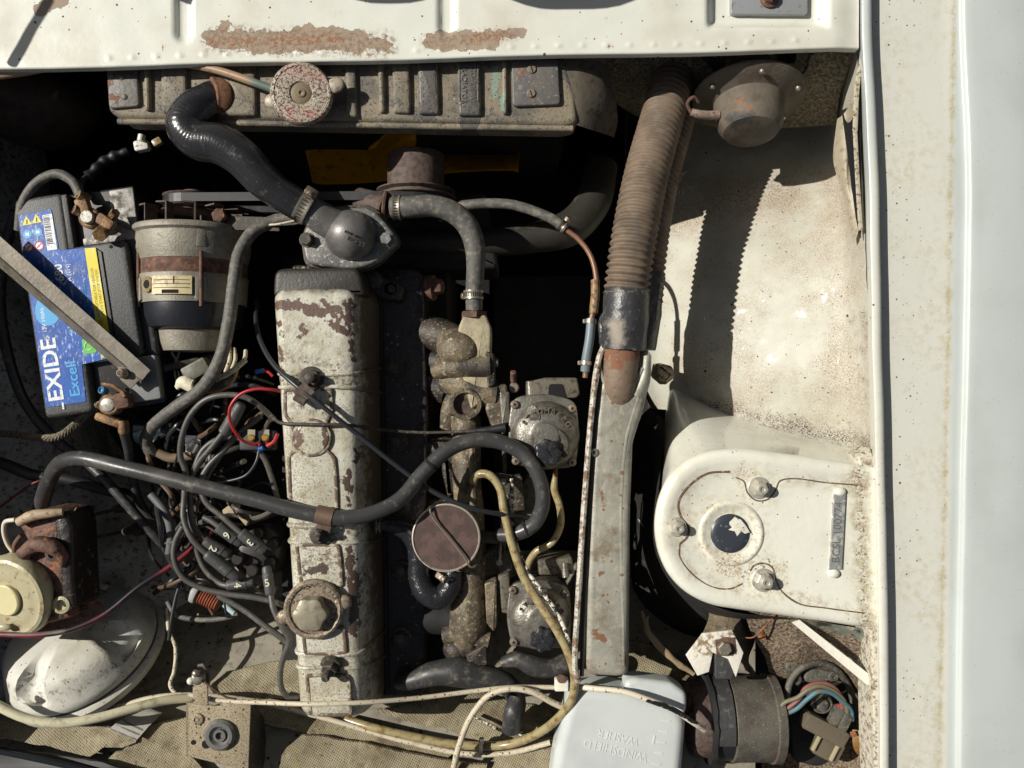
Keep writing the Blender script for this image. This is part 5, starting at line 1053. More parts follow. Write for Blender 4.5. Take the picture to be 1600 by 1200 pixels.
hose('choke_cable', [(402, 470, -120), (400, 500, -80), (406, 530, -50), (428, 570, -10), (460, 600, 16), (500, 632, 22), (560, 680, 10), (620, 728, -2), (680, 770, -10), (740, 795, -16), (800, 806, -40), (850, 812, -90)], 3.9, M['black_wire'], 'thin black cable crossing diagonally over the rocker cover to the canister', 'cable', 10)
ck = T('cable_clip', 'small brown metal strap holding the thin black cable to the cover nut', 'clip', 475, 610, 10)
G().slab([W(458, 612, 22), W(476, 596, 22), W(492, 612, 22), W(474, 632, 20)], 2.5).ob('clip_strap', M['rust_brown'], ck); G().tube([(462, 618, 18), (478, 628, 18)], 8, 12).ob('clip_fold', M['rust_brown'], ck)
hose('vacuum_pipe', [(424, 650, -30), (440, 661, 2), (480, 663, 12), (540, 664, 4), (600, 672, -50), (660, 676, -64), (730, 674, -62), (790, 672, -60)], 2.7, M['dark_steel'], 'thin steel pipe crossing level over the rocker cover to the front carburettor', 'pipe', 8)
G_ = hose('carburettor_pipe_boot', [(742, 673, -62, 4), (762, 672, -62, 6), (790, 668, -62, 8)], 6, M['rubber_dark'], 'black rubber boot on the thin steel pipe at the front carburettor', 'boot', 12)
hose('rear_elbow_hose', [(622, 1066, -90, 12), (640, 1064, -80, 15), (680, 1052, -74, 20), (715, 1050, -74, 24), (750, 1058, -78, 22), (790, 1068, -84, 18), (806, 1090, -90, 16), (800, 1140, -100, 15)], 18, M['rubber'], 'bulging dusty black hose bending below the rear of the engine', 'hose', 20)
hose('twisted_hose', [(786, 1036, -86, 10), (806, 1030, -80, 13), (834, 1040, -78, 17), (862, 1044, -80, 16), (888, 1036, -84, 17)], 14, M['rubber'], 'kinked black hose with a yellow mark below the rear carburettor', 'hose', 18)
hose('heater_stub', [(806, 1090, -60, 12), (802, 1112, -50, 15), (798, 1140, -60, 15)], 14, M['rubber'], 'short bent black rubber stub above the bulkhead insulation', 'hose', 16)
# battery leads, heater hoses and cables on the left
hose('battery_lead', [(30, 360, -60), (36, 318, -50), (60, 284, -46), (90, 272, -44), (114, 284, -42), (126, 306, -40)], 8, M['rubber_dusty'], 'black cable looping up over the top edge of the battery', 'cable', 12)
hose('wing_cable', [(24, 330, -110, 8), (8, 390, -130), (0, 470, -150), (14, 560, -160), (40, 630, -160), (90, 690, -150), (130, 720, -150)], 9, M['rubber'], 'black cable running down the left edge beside the battery', 'cable', 12)
hose('long_black_cable', [(128, 716, -130), (160, 745, -120), (200, 790, -116), (240, 835, -120), (268, 862, -130)], 8, M['rubber'], 'black cable slanting down right below the long hose', 'cable', 12)
hose('earth_cable', [(193, 672, -60), (200, 700, -80), (206, 735, -120), (216, 780, -140), (240, 815, -150), (268, 826, -150)], 7.5, M['rubber'], 'black cable hanging straight down from the lower battery clamp', 'cable', 12)
hose('grey_cable', [(236, 772, -100), (258, 800, -96), (267, 830, -96), (264, 872, -104)], 7, mat('grey_cable_sheath', c(96, 98, 98), .5), 'short thick grey cable end pointing down beneath the long hose', 'cable', 12)
hose('wiring_loom', [(-20, 716, -130), (14, 728, -120), (50, 742, -116), (110, 750, -120), (160, 764, -130), (210, 776, -150)], 10, M['rubber_dark'], 'taped black wiring loom entering from the left edge below the battery', 'cable', 12)
hose('alternator_hose', [(470, 338, -60, 9), (430, 345, -64), (396, 362, -56), (374, 396, -44), (366, 440, -34), (358, 500, -30), (344, 560, -30), (316, 606, -44), (270, 640, -60), (236, 670, -80), (228, 690, -90), (240, 712, -100)], 10.5, M['rubber_dusty'], 'dusty black hose curving down in front of the alternator then left', 'hose', 14)
hose('inner_hose_loop', [(246, 708, -96), (270, 716, -100), (300, 712, -104)], 8, mat('brown_loop', c(128, 110, 88), .6), 'short tan hose loop below the alternator hose', 'hose', 12)
hose('thin_alternator_wire', [(460, 345, -50), (436, 350, -50), (410, 352, -60)], 2, M['white_wire'], 'thin pale wire from the hose clamp toward the alternator', 'wire', 8)
hose('left_red_wire', [(-10, 800, -120), (30, 770, -110), (60, 752, -100), (110, 744, -130)], 2.2, mat('dull_red_wire', c(96, 28, 30), .5), 'thin red wire at the far left edge beneath the long hose', 'wire', 8)
rh = hose('red_black_cable', [(-20, 990, -30), (60, 992, -30), (110, 984, -34), (160, 962, -44), (220, 915, -60), (262, 888, -74), (300, 858, -90), (340, 822, -110)], 4.6, mat('red_to_black_cable', c(112, 34, 42), .4, layers=[(c(30, 28, 34), .35, [('zones', [(90, 990, 230, 910, 14)], dict(soft=12, amp=10, z=-44))]), (c(110, 96, 92), .5, [('zones', [(-20, 992, 100, 986, 2)], dict(soft=4, amp=4, z=-30))])]), 'dark red cable passing under the white reservoir and rising right', 'cable', 12)
from mathutils.geometry import delaunay_2d_cdt
def shelf_z(px, py):
    tb = [(860, -360), (930, -310), (1000, -235), (1070, -178), (1130, -130), (1200, -96), (1300, -80)]
    for (a, za), (b, zb) in zip(tb, tb[1:]):
        if py <= b:
            t = max(0, (py-a)/(b-a)); z = za + (zb-za)*t; break
    else: z = -80
    return z + 6*mnoise.noise(Vector((px*.008, py*.012, 3)))
def drape(outline, off=6, sp=9, m=None, name='pad', parent=None, thick=5, wav=3.0, zf=None, r=0, ws=.012):
    zf = zf or shelf_z
    O = rnd_poly(outline, r) if r else outline
    P = []
    for i in range(len(O)):
        a, b = Vector(O[i-1]), Vector(O[i]); L = max(1, int((b-a).length/sp))
        for k in range(L): P.append(a.lerp(b, k/L))
    P = [p + Vector((mnoise.noise(Vector((p.x*.05, p.y*.05, 1))), mnoise.noise(Vector((p.x*.05, p.y*.05, 7)))))*3 for p in P]
    ne = len(P); xs = [p.x for p in P]; ys = [p.y for p in P]; inner = []
    def inside(x, y):
        c_ = False
        for i in range(ne):
            a, b = P[i-1], P[i]
            if (a.y > y) != (b.y > y) and x < (b.x-a.x)*(y-a.y)/(b.y-a.y)+a.x: c_ = not c_
        return c_
    y = min(ys)
    while y < max(ys):
        x = min(xs) + (sp/2 if int(y/sp) % 2 else 0)
        while x < max(xs):
            if inside(x, y) and min((Vector((x, y))-p).length for p in P) > sp*.5: inner.append(Vector((x, y)))
            x += sp
        y += sp
    vs, es, fs, *_ = delaunay_2d_cdt(P + inner, [], [list(range(ne))], 1, 1e-4)
    g = G(); m0 = len(vs)
    zz = [zf(p.x, p.y) + off + wav*mnoise.noise(Vector((p.x*ws, p.y*ws, 11)))*2 for p in vs]
    g.v = [W(p.x, p.y, z) for p, z in zip(vs, zz)] + [W(p.x, p.y, z) - Vector((0, 0, thick)) for p, z in zip(vs, zz)]
    cnt = {}
    for f in fs:
        g.f.append(tuple(f)); g.f.append(tuple(i+m0 for i in reversed(f)))
        for i in range(len(f)):
            a, b = f[i], f[(i+1) % len(f)]; k = (min(a, b), max(a, b)); cnt.setdefault(k, []).append((a, b))
    for k, l in cnt.items():
        if len(l) == 1: a, b = l[0]; g.f.append((b, a, a+m0, b+m0))
    return g.ob(name, m, parent, ang=45)
# ================================================================== bulkhead shelf and its insulation
shelf_m = mat('grey_bulkhead_paint', c(152, 146, 130), .55, var=(c(120, 114, 100), 10, .4, .7), layers=[(c(84, 76, 64), .8, [('noise', 30, .5, .72)]), (c(60, 52, 44), .9, [('speck', 90, .3)])], bump=[(40, 1.5)])
g = G(); g.grid([[W(-80 + 1260*i/63, 860 + 400*j/26, shelf_z(-80 + 1260*i/63, 860 + 400*j/26)) for i in range(64)] for j in range(27)]); g.ob('bulkhead_shelf', shelf_m, car)
felt = mat('woven_insulation_cloth', c(160, 150, 124), .85, var=(c(134, 124, 100), 16, .4, .65), layers=[(c(110, 100, 80), .9, [('weave', 95, .5)], -.8), (c(96, 84, 64), .9, [('noise', 14, .5, .68)]), (c(176, 166, 136), .8, [('noise', 30, .52, .72)]), (c(84, 72, 52), .9, [('noise', 60, .56, .7)]), (c(140, 130, 90), .8, [('noise', 40, .54, .72)])], bump=[(30, 2), (400, .6)])
GR = 'woven insulation pads on the bulkhead'
for lab, pts, off in (
    ('woven cloth pad with a torn edge at the bottom left below the white brake dome', [(-30, 1112), (40, 1120), (110, 1130), (150, 1134), (196, 1140), (215, 1150), (212, 1160), (190, 1168), (160, 1166), (138, 1184), (100, 1172), (40, 1160), (-30, 1150)], 26),
    ('woven cloth pad left of the square bracket with a cut notch in it', [(268, 1124), (292, 1120), (296, 1180), (330, 1215), (220, 1215), (160, 1196), (178, 1176), (196, 1172), (216, 1150), (240, 1132)], 20),
    ('dusty woven cloth pad left of the rocker cover behind the square bracket', [(352, 1052), (400, 1040), (440, 1032), (470, 1030), (480, 1092), (400, 1092), (340, 1090), (326, 1072)], 10),
    ('long woven cloth strip running under the end of the rocker cover', [(392, 1100), (470, 1104), (560, 1130), (640, 1152), (720, 1170), (700, 1184), (600, 1172), (500, 1150), (400, 1128)], 14),
    ('mottled woven cloth pad at the bottom edge between bracket and white cable', [(470, 1148), (560, 1160), (640, 1178), (700, 1188), (760, 1196), (760, 1240), (430, 1240), (440, 1180)], 30),
    ('sunlit woven cloth pad right of the rocker cover end', [(590, 1110), (640, 1100), (700, 1084), (760, 1084), (800, 1096), (860, 1110), (880, 1150), (850, 1170), (760, 1160), (700, 1140), (640, 1128)], 10),
    ('small woven cloth pad beneath the yellowed tube near the washer bottle', [(780, 1180), (860, 1150), (880, 1160), (876, 1215), (760, 1215)], 26),
    ('woven cloth pad between the grey duct end and the washer bottle', [(980, 1000), (1010, 1006), (1060, 1026), (1090, 1050), (1080, 1080), (1030, 1076), (980, 1064), (950, 1064), (930, 1068), (978, 1040)], 16)):
    o = drape(pts, off, 9, felt, 'insulation_pad', thick=6); top(o, lab, 'insulation pad', GR)
o = drape([(168, 1140), (210, 1112), (228, 1106), (252, 1116), (214, 1156)], 32, 8, mat('ribbed_grey_strip', c(150, 148, 138), .7, layers=[(c(80, 76, 70), .8, [('zones', [(172, 1140, 216, 1152, 1), (180, 1134, 220, 1146, 1), (188, 1128, 224, 1140, 1)], dict(soft=1, amp=1, z=-90))])], bump=[(80, 1)]), 'grey_strip'); top(o, 'ribbed grey strip poking out between two woven pads below the white brake dome', 'strip')
o = drape([(-30, 1165), (60, 1176), (150, 1190), (200, 1204), (200, 1240), (-30, 1240)], 40, 9, M['rubber_dark'], 'black_trim', wav=1); top(o, 'glossy black rubber trim along the bottom left edge', 'trim')
o = G().tube([(-30, 1168, -50), (60, 1186, -50), (150, 1206, -50)], 5, 12).ob('chrome_edge', mat('shiny_black_edge', c(30, 32, 36), .15)); top(o, 'thin shiny black edge strip in the bottom left corner', 'strip')
hose('white_shelf_tube', [(-20, 1094, -14), (40, 1122, -14), (90, 1130, -18), (150, 1122, -30), (210, 1106, -50), (260, 1094, -72), (300, 1090, -90)], 7.5, mat('dirty_white_tube', c(206, 200, 170), .35, layers=[(c(150, 140, 106), .6, [('noise', 30, .5, .7)])], sss=.1), 'thick dirty white tube curving round the base of the white brake dome', 'tube', 14)
hose('thin_shelf_tube', [(180, 1106, -92), (240, 1090, -92), (300, 1086, -92), (400, 1096, -110), (500, 1120, -110), (640, 1160, -100), (730, 1178, -90), (800, 1176, -80), (860, 1160, -70)], 4.6, M['white_wire'], 'thinner dirty white tube running low along the bulkhead cloth', 'tube', 10)
hose('white_bulkhead_wire', [(262, 950, -150), (264, 985, -140), (274, 1010, -130), (272, 1050, -120), (266, 1070, -116), (276, 1086, -108)], 3.6, M['white_wire'], 'thin white wire wandering down right of the white brake dome', 'wire', 8)
zt = T('cable_tie', 'pale cable tie round the tubes near the bottom edge left of the washer bottle', 'cable tie', 752, 1168, -70)
G().lathe(W(752, 1166, -80), Xv, [(13, -3), (14, -3), (14, 3), (13, 3)], 20).ob('tie_band', M['dark_steel'], zt); G().box(W(753, 1158, -66), 6, 8, 6).ob('tie_head', M['dark_steel'], zt)
hose('speckled_wire', [(734, 1118, -110), (760, 1130, -100), (785, 1142, -100), (812, 1148, -104), (840, 1148, -100), (868, 1154, -96)], 2.8, mat('speckled_wire', c(60, 56, 50), .6, layers=[(c(216, 210, 190), .6, [('noise', 140, .48, .54)])]), 'thin black and white speckled wire near the looped white cable', 'wire', 8)
# ================================================================== brake servo dome
bs_ = T('brake_servo', 'large dirty white brake servo dome in the lower left corner', 'brake servo', 125, 1030, -100)
ba = Vector((-0.17, 0.80, 0.575)).normalized(); bc = W(126, 1010, -150); SK = .95
servo_m = mat('matt_dirty_white', c(204, 202, 192), .55, var=(c(180, 176, 160), 12, .4, .7), layers=[(c(120, 108, 90), .8, [('noise', 60, .52, .66), ('zones', [(20, 1080, 240, 1030, 20), (100, 995, 180, 975, 10)], dict(soft=20, amp=14, z=-90))]), (c(90, 76, 60), .9, [('speck', 130, .2)])], bump=[(330, .4), (26, 1)])
G().lathe(bc, ba, [(r_*SK, h_) for r_, h_ in ((60, -50), (140, -34), (143, -30), (143, -20), (138, -16), (133, -13))], 64).ob('servo_back', servo_m, bs_)
G().lathe(bc, ba, [(r_*SK, h_) for r_, h_ in ((133, -17), (135, -15), (135, -9), (133, -7))], 64).ob('servo_joint', mat('dark_seal_ring', c(52, 56, 64), .6, layers=[(c(120, 112, 96), .8, [('noise', 60, .5, .7)])]), bs_)
uu, ww, aa = frame(ba)
rings = []
for rr2, h in ((134, -12), (136, -4), (134, 4), (129, 12), (124, 24), (118, 36), (108, 45), (92, 50), (72, 52), (50, 53), (30, 53), (8, 53)):
    R_ = []
    for k in range(96):
        t = 2*math.pi*k/96; d = uu*math.cos(t) + ww*math.sin(t); dip = 0
        for tc, wd in ((-.35, .28), (-1.9, .26), (1.2, .28), (2.75, .26)):
            dt = (t - tc + math.pi) % (2*math.pi) - math.pi
            q_ = max(0, 1 - (abs(dt)/wd)**4) * (1 if 60 < rr2 < 128 else 0)
            dip = max(dip, q_ * (22 if 80 < rr2 < 126 else 8))
        R_.append(bc + d*rr2*SK*(1 - .06*(dip > 14)) + ba*(h - dip))
    rings.append(R_)
G().loft(rings).ob('servo_dome', servo_m, bs_, ang=60)
# ================================================================== brake fluid reservoir and master cylinder
bm_ = T('brake_master_cylinder', 'rusty brake master cylinder with a yellowed round reservoir cap at the left edge', 'brake cylinder', 60, 900, -30)
res = mat('yellowed_plastic', c(178, 170, 138), .35, layers=[(c(128, 100, 60), .5, [('noise', 40, .54, .68)]), (c(90, 84, 70), .7, [('noise', 90, .6, .68)])], bump=[(60, .6)], sss=.1)
ra = Vector((-.22, -.18, .95)).normalized(); q = W(12, 936, -26)
G().lathe(q, ra, [(60, -60), (66, -50), (66, -22), (68, -20), (68, -8), (65, -2), (60, 0), (54, -2), (46, 0), (30, 1), (27, 0), (10, 0)], 52).ob('reservoir', res, bm_)
G().lathe(q + ra*1, ra, [(26, -2), (26, 5), (24, 6.5), (4, 6)], 36).ob('reservoir_cap', mat('cream_cap', c(214, 204, 158), .35, bump=[(90, .8)]), bm_)
G().ball(q + Vector((-6, -45, 0)), 12, 6, 4).ob('cap_tab', res, bm_)
ir = mat('rusty_iron_casting', c(112, 84, 72), .7, .2, layers=[(c(178, 112, 60), .85, [('noise', 34, .54, .62)]), (c(60, 44, 40), .6, [('noise', 50, .5, .62)])], bump=[(160, 1), (40, 1.5)])
g = G(); g.prism(rnd_poly([(30, 806), (66, 796), (102, 800), (108, 820), (104, 850), (112, 886), (104, 930), (112, 966), (70, 976), (40, 960), (36, 880), (44, 850), (28, 824)], 8, 4), -34, -110, 10, 4); g.ob('cylinder_body', ir, bm_, jit=2)
G().prism(rnd_poly([(84, 800), (104, 800), (112, 826), (114, 900), (118, 950), (96, 950), (92, 860), (86, 852)], 6), -30, -110, 6).ob('black_side', mat('black_rusty_side', c(42, 36, 34), .35, layers=[(c(150, 110, 70), .8, [('noise', 50, .6, .68)])], bump=[(60, 2)]), bm_, jit=1)
G().tube([(30, 816, -26, 8), (50, 806, -22, 9), (80, 802, -22, 7), (98, 800, -26, 6)], 8, 14).ob('pipe_union', mat('tan_union', c(170, 152, 124), .6, layers=[(c(130, 84, 56), .8, [('noise', 60, .5, .65)])]), bm_)
G().tube([(34, 866, -26, 10), (60, 850, -20, 13), (84, 856, -20, 12), (98, 870, -26, 9), (96, 884, -30, 6)], 11, 16).ob('feed_elbow', ir, bm_)
G().lathe(W(86, 864, -26), Zv, [(13, -6), (13, 6), (8, 7), (7, 2)], 20).ob('feed_port', M['rust_brown'], bm_)
G().lathe(W(98, 944, -34), Zv, [(14, -6), (14, 6), (9, 7), (8, 1)], 20).ob('mount_eye', res, bm_)
G().tube([(24, 812, -40), (8, 816, -46), (6, 830, -50), (12, 850, -56), (22, 864, -60), (30, 875, -66)], 3.6, 10).ob('white_pipe', mat('white_pipe', c(214, 206, 186), .4), bm_)
G().tube([(34, 836, -40), (24, 850, -42), (24, 876, -50), (26, 900, -50)], 4, 10).ob('rust_pipe', M['rust'], bm_)
G().slab([W(30, 968, -60), W(110, 950, -60), W(160, 935, -70), W(158, 952, -70), W(80, 985, -60), W(34, 985, -60)], 8).ob('mount_bracket', ir, bm_)
G().tube([(118, 888, -130), (140, 906, -130), (166, 918, -130)], 5, 8).ob('bracket_lip', mat('pale_lip', c(180, 170, 144), .6), bm_)
for x0, y0, x1, y1 in ((112, 812, 186, 795), (112, 846, 200, 830)):
    t = T('brake_pipe_nut', 'thin steel brake pipe ending in a nut on the shaded grey wing, ' + ('upper' if y0 < 830 else 'lower') + ' of two', 'brake pipe', x1, y1, -200)
    G().tube([(x0, y0, -190), (x1, y1, -200)], 3, 8).ob('pipe_run', M['dark_steel'], t); G().lathe(W(x1, y1, -200), pd(1, -.2), [(7, -8), (8, 0), (8, 10), (12, 12), (12, 26), (8, 28)], 14).ob('pipe_nut', M['dark_steel'], t)
# ================================================================== ignition leads, distributor, coil, fuse block
dist = T('distributor', 'brown black distributor cap deep between the plug leads and rocker cover', 'distributor', 405, 850, -120)
dcm = mat('dark_brown_cap', c(46, 42, 40), .4, bump=[(60, .5)])
G().lathe(W(405, 858, -150), Vector((0, .1, 1)), [(50, -50), (50, 0), (46, 12), (38, 18), (20, 22)], 32).ob('cap_body', dcm, dist)
for a in range(6):
    t = a*math.pi/3 + .4; G().lathe(W(405, 858, -140) + Vector((math.cos(t)*32, math.sin(t)*32, 0)), Zv, [(11, 0), (10, 26), (8, 28)], 16).ob('lead_tower', dcm, dist)
bk = mat('sandy_clamp_alloy', c(170, 156, 126), .7, bump=[(200, .8)])
for pts in ([(346, 798), (362, 786), (374, 790), (370, 800), (352, 808)], [(370, 806), (393, 803), (384, 822)]):
    G().prism(pts, -92, -100, 1).ob('clamp_piece', bk, dist)
lead_m = mat('grey_black_lead', c(80, 78, 75), .42, layers=[(c(112, 106, 96), .6, [('noise', 50, .5, .74)])])
boot_m = mat('rubber_boot', c(72, 73, 72), .5, layers=[(c(120, 116, 104), .7, [('noise', 60, .54, .74)])], bump=[(200, .3)])
numm = mat('painted_number', c(206, 200, 180), .6)
GL = 'ignition leads between distributor and engine'
def lead(label, pts, boot=None, num=None, r=4.8, br=9.5):
    t = T('ignition_lead', label, 'ignition lead', pts[0][0], pts[0][1], pts[0][2], GL)
    G().tube(pts, r, 12, n=9).ob('lead_wire', lead_m, t)
    if boot:
        (x0, y0, z0), (x1, y1, z1) = boot; a = W(x0, y0, z0); b = W(x1, y1, z1)
        bt = G().tube([a + (b-a)*k for k in (0, .04, .1, .5, .72, .74, .9, .97, 1)], br, 20, raw=True, rf=lambda d, q: (.72, .98, 1.05, 1.08, 1.1, .98, .95, .8, .4)[min(8, int(round(q*8)))]).ob('boot', boot_m, t)
        if num:
            d = (b-a).normalized(); text(num, (a*.55+b*.45) + Zv*br*1.13, Vector((d.y, -d.x, 0)), 17, numm, bt, .5, off=.25)
    return t
lead('ignition lead making the tall arch left of the rocker cover, into the lowest plain boot', [(428, 655, -50), (405, 634, -34), (387, 622, -28), (358, 617, -26), (323, 624, -28), (298, 648, -34), (284, 684, -40), (282, 713, -46), (290, 737, -50), (288, 775, -54), (287, 810, -50), (300, 842, -46), (328, 870, -50)], ((322, 864, -50), (372, 904, -60)))
lead('ignition lead ending in the boot numbered 2', [(350, 675, -44), (330, 700, -50), (313, 720, -56), (300, 745, -60), (297, 780, -62), (302, 820, -60), (324, 850, -58)], ((318, 845, -56), (358, 868, -64)), '2')
tl = T('plug_boot', 'upright thick rubber boot inside the red wire loop', 'boot', 362, 652, -40)
q0, q1 = W(350, 678, -46), W(378, 630, -36)
G().tube([q0 + (q1-q0)*k for k in (0, .04, .1, .5, .72, .74, .9, .97, 1)], 10.5, 20, raw=True, rf=lambda d, q: (.72, .98, 1.02, 1.0, .98, .9, .86, .7, .4)[min(8, int(round(q*8)))]).ob('boot_shell', boot_m, tl)
lead('ignition lead ending in the boot numbered 3 beside the rocker cover', [(408, 650, -60), (390, 664, -60), (373, 677, -60), (345, 708, -62), (327, 727, -62), (314, 752, -62), (320, 782, -60), (347, 807, -58), (380, 836, -56)], ((376, 832, -56), (414, 862, -66)), '3')
lead('short ignition lead ending in the boot numbered 6', [(318, 808, -66), (330, 814, -64), (344, 824, -62)], ((340, 822, -62), (378, 849, -70)), '6')
lead('ignition lead ending in the nearly level boot numbered 4', [(296, 780, -80), (300, 830, -84), (308, 862, -84), (322, 892, -82), (345, 912, -78), (358, 916, -74)], ((354, 915, -72), (398, 909, -74)), '4', br=8.5)
lead('ignition lead hanging down from the upright boot numbered 5 to the last plug', [(423, 926, -56), (427, 950, -50), (440, 978, -46), (452, 1000, -50), (444, 1024, -56), (438, 1050, -60), (441, 1078, -62), (452, 1090, -66), (466, 1091, -70)], ((423, 930, -56), (416, 884, -62)), '5', br=8)
lead('ignition lead sweeping the big lower arc below the numbered boots', [(286, 822, -60), (274, 846, -62), (272, 873, -62), (286, 902, -64), (313, 918, -66), (353, 928, -66), (400, 934, -66), (440, 944, -70), (456, 952, -80)])
lead('ignition lead slanting down right toward the oil cap end', [(340, 930, -84), (380, 952, -82), (420, 982, -76), (450, 1004, -76)], r=5.2)
lead('dim ignition lead rising to the right beneath the red wire loop', [(300, 772, -90), (305, 730, -86), (320, 700, -86), (350, 684, -86), (385, 690, -88), (410, 712, -90), (424, 745, -94), (434, 780, -100)])
lead('straight ignition lead lying parallel between the others under the red loop', [(312, 770, -84), (326, 740, -76), (348, 706, -74), (364, 688, -76)])
coil = T('ignition_coil', 'dark ignition coil with a bright plated nut beneath the plug leads', 'ignition coil', 270, 680, -140)
G().tube([(222, 668, -160), (310, 678, -150)], 30, 28).ob('coil_can', mat('blue_black_can', c(46, 56, 64), .22, .5), coil)
G().lathe(W(240, 692, -118), pd(-.9, .1), [(11, -10), (9, 6), (5, 14)], 16).ob('coil_tower', M['rubber_dark'], coil)
G().prism([(288, 679), (313, 681), (314, 712), (290, 712)], -110, -114, 1).ob('coil_strap', mat('bright_silver_plate', c(212, 216, 220), .25, .5), coil)
G().hexa(W(300, 696, -110), 12, 14, Vector((.4, -.2, .8))).ob('plated_nut', mat('chromed_nut', c(220, 222, 220), .15, .9), coil)
fb = T('fuse_block', 'black terminal block with two brass screws inside the red wires', 'terminal block', 405, 686, -50)
G().box(W(404, 688, -64), 58, 32, 16, bev=2).ob('block', M['rubber_dark'], fb)
for x in (393, 415):
    G().lathe(W(x, 684, -54), Zv, [(6, 0), (6, 3), (4, 5)], 14).ob('brass_screw', mat('bright_brass', c(196, 160, 84), .3, .7), fb); G().box(W(x, 676, -53), 12, 10, 2).ob('brass_tab', M['zinc'], fb)
for x in (402, 417): G().tube([(x, 693, -50), (x+4, 696, -50)], 4, 10).ob('red_crimp', M['red_wire'], fb)
G().tube([(404, 702, -46), (411, 700, -46)], 4, 10).ob('blue_crimp', M['blue_wire'], fb)
hose('red_wire_loop', [(440, 612, -20), (425, 609, -10), (400, 608, -6), (376, 616, -6), (360, 636, -8), (359, 655, -14), (368, 676, -24), (382, 690, -36), (400, 695, -46)], 2.6, M['red_wire'], 'bright red wire looping left from the rocker cover to the terminal block', 'wire', 10)
hose('short_red_wire', [(434, 678, -40), (428, 690, -44), (418, 697, -48)], 3, M['red_wire'], 'short red wire stub at the right of the terminal block', 'wire', 10)
hose('thin_dark_wire', [(405, 703, -48), (400, 722, -46), (385, 742, -50), (355, 752, -56), (334, 755, -60)], 2.4, M['black_wire'], 'thin blue black wire curving down left from the blue crimp', 'wire', 8)
cb = T('wiring_connector', 'grey green plastic wiring connector wrapped in white tape beside the dusty hose', 'connector', 300, 590, -60)
G().box(W(308, 578, -70), 44, 26, 20, rot=.5, bev=3).ob('connector_body', mat('grey_green_plastic', c(92, 92, 76), .5, bump=[(90, 1)]), cb)
G().tube([(276, 606, -62, 5), (286, 598, -60, 11), (302, 604, -60, 11), (304, 604, -60, 10)], 10, 14).ob('white_tape', mat('white_tape', c(216, 208, 184), .6, layers=[(c(150, 130, 100), .8, [('noise', 50, .52, .7)])], bump=[(70, 2)]), cb, jit=2)
hose('taped_loom', [(300, 600, -64), (320, 606, -62), (344, 602, -60), (362, 588, -60)], 6, M['rubber'], 'black taped loom leaving the white tape to the right', 'cable', 12)
hose('thin_tan_wire', [(303, 610, -64), (330, 612, -64), (352, 606, -62), (366, 590, -62), (372, 572, -66)], 3, mat('tan_wire', c(150, 116, 76), .5), 'thin tan wire following the black taped loom', 'wire', 8)
for i, (a, b) in enumerate((((338, 594, -58), (384, 562, -50)), ((352, 582, -62), (358, 540, -90)), ((361, 580, -62), (366, 545, -92)), ((372, 574, -60), (384, 548, -80)))):
    mid_ = ((a[0]+b[0])/2 + 4, (a[1]+b[1])/2, (a[2]+b[2])/2 + 4)
    hose('pale_wire', [a, mid_, b], 3.4 if i else 4.6, M['white_wire'], ['thick grubby white wire slanting up right from the taped loom', 'leftmost of three pale wires rising to the alternator rear', 'middle of three pale wires rising to the alternator rear', 'rightmost of three pale wires rising to the alternator rear'][i], 'wire', 8)
bw = T('spade_terminal', 'blue crimp with a short red wire left of the rocker cover top', 'crimp', 405, 580, -90)
G().tube([(400, 581, -80), (412, 579, -76)], 4, 10).ob('blue_sleeve', M['blue_wire'], bw); G().tube([(412, 579, -76), (420, 582, -74), (426, 588, -74)], 2.4, 8).ob('red_tail', M['red_wire'], bw)
ff = T('fuel_filter', 'small inline filter with orange pleats and a white plastic end', 'fuel filter', 325, 935, -120)
G().lathe(W(308, 924, -116), pd(1, .5), [(6, -10), (20, -4), (21, 0), (20, 4), (14, 6)], 26).ob('filter_end', mat('milky_plastic', c(170, 174, 170), .35, sss=.1), ff)
G().lathe(W(312, 927, -116), pd(1, .5), [(17, 2)] + [((17 if k % 2 else 15), 3+k*2.2) for k in range(16)] + [(10, 40)], 26).ob('orange_pleats', mat('orange_pleats', c(130, 68, 44), .5), ff)
G().tube([(350, 944, -112), (366, 958, -112)], 5, 10).ob('filter_spout', mat('pale_blue_spout', c(180, 200, 206), .3), ff)
hose('grey_filter_pipe', [(262, 940, -130), (275, 960, -124), (310, 968, -118), (350, 966, -112), (372, 960, -112)], 4.5, M['rubber_dusty'], 'dusty grey pipe curving under the orange filter', 'pipe', 10)
hose('upright_dark_wire', [(290, 890, -100), (276, 930, -96), (268, 970, -92), (264, 1000, -92)], 3.4, M['black_wire'], 'thin black wire dropping straight down left of the orange filter', 'wire', 8)
wf = [((330, 655), (352, 700)), ((318, 640), (340, 668)), ((384, 742), (402, 768)), ((402, 758), (424, 738))]
for i in range(5):
    x = 305 + i*24
    pass
# strut, twigs and straw
for i, (a, b) in enumerate((((224, 890, -150), (238, 872, -146)), ((430, 600, -150), (432, 602, -150)))[:1]):
    hose('straw', [a, b], 1.4, M['tube_yellow'], 'dry yellow straw lying on the shaded grey wing', 'straw', 6)
hose('straw', [(110, 810, -60), (114, 802, -56), (120, 793, -54)], 1.2, M['tube_yellow'], 'short dry straw standing beside the brake cylinder', 'straw', 6)
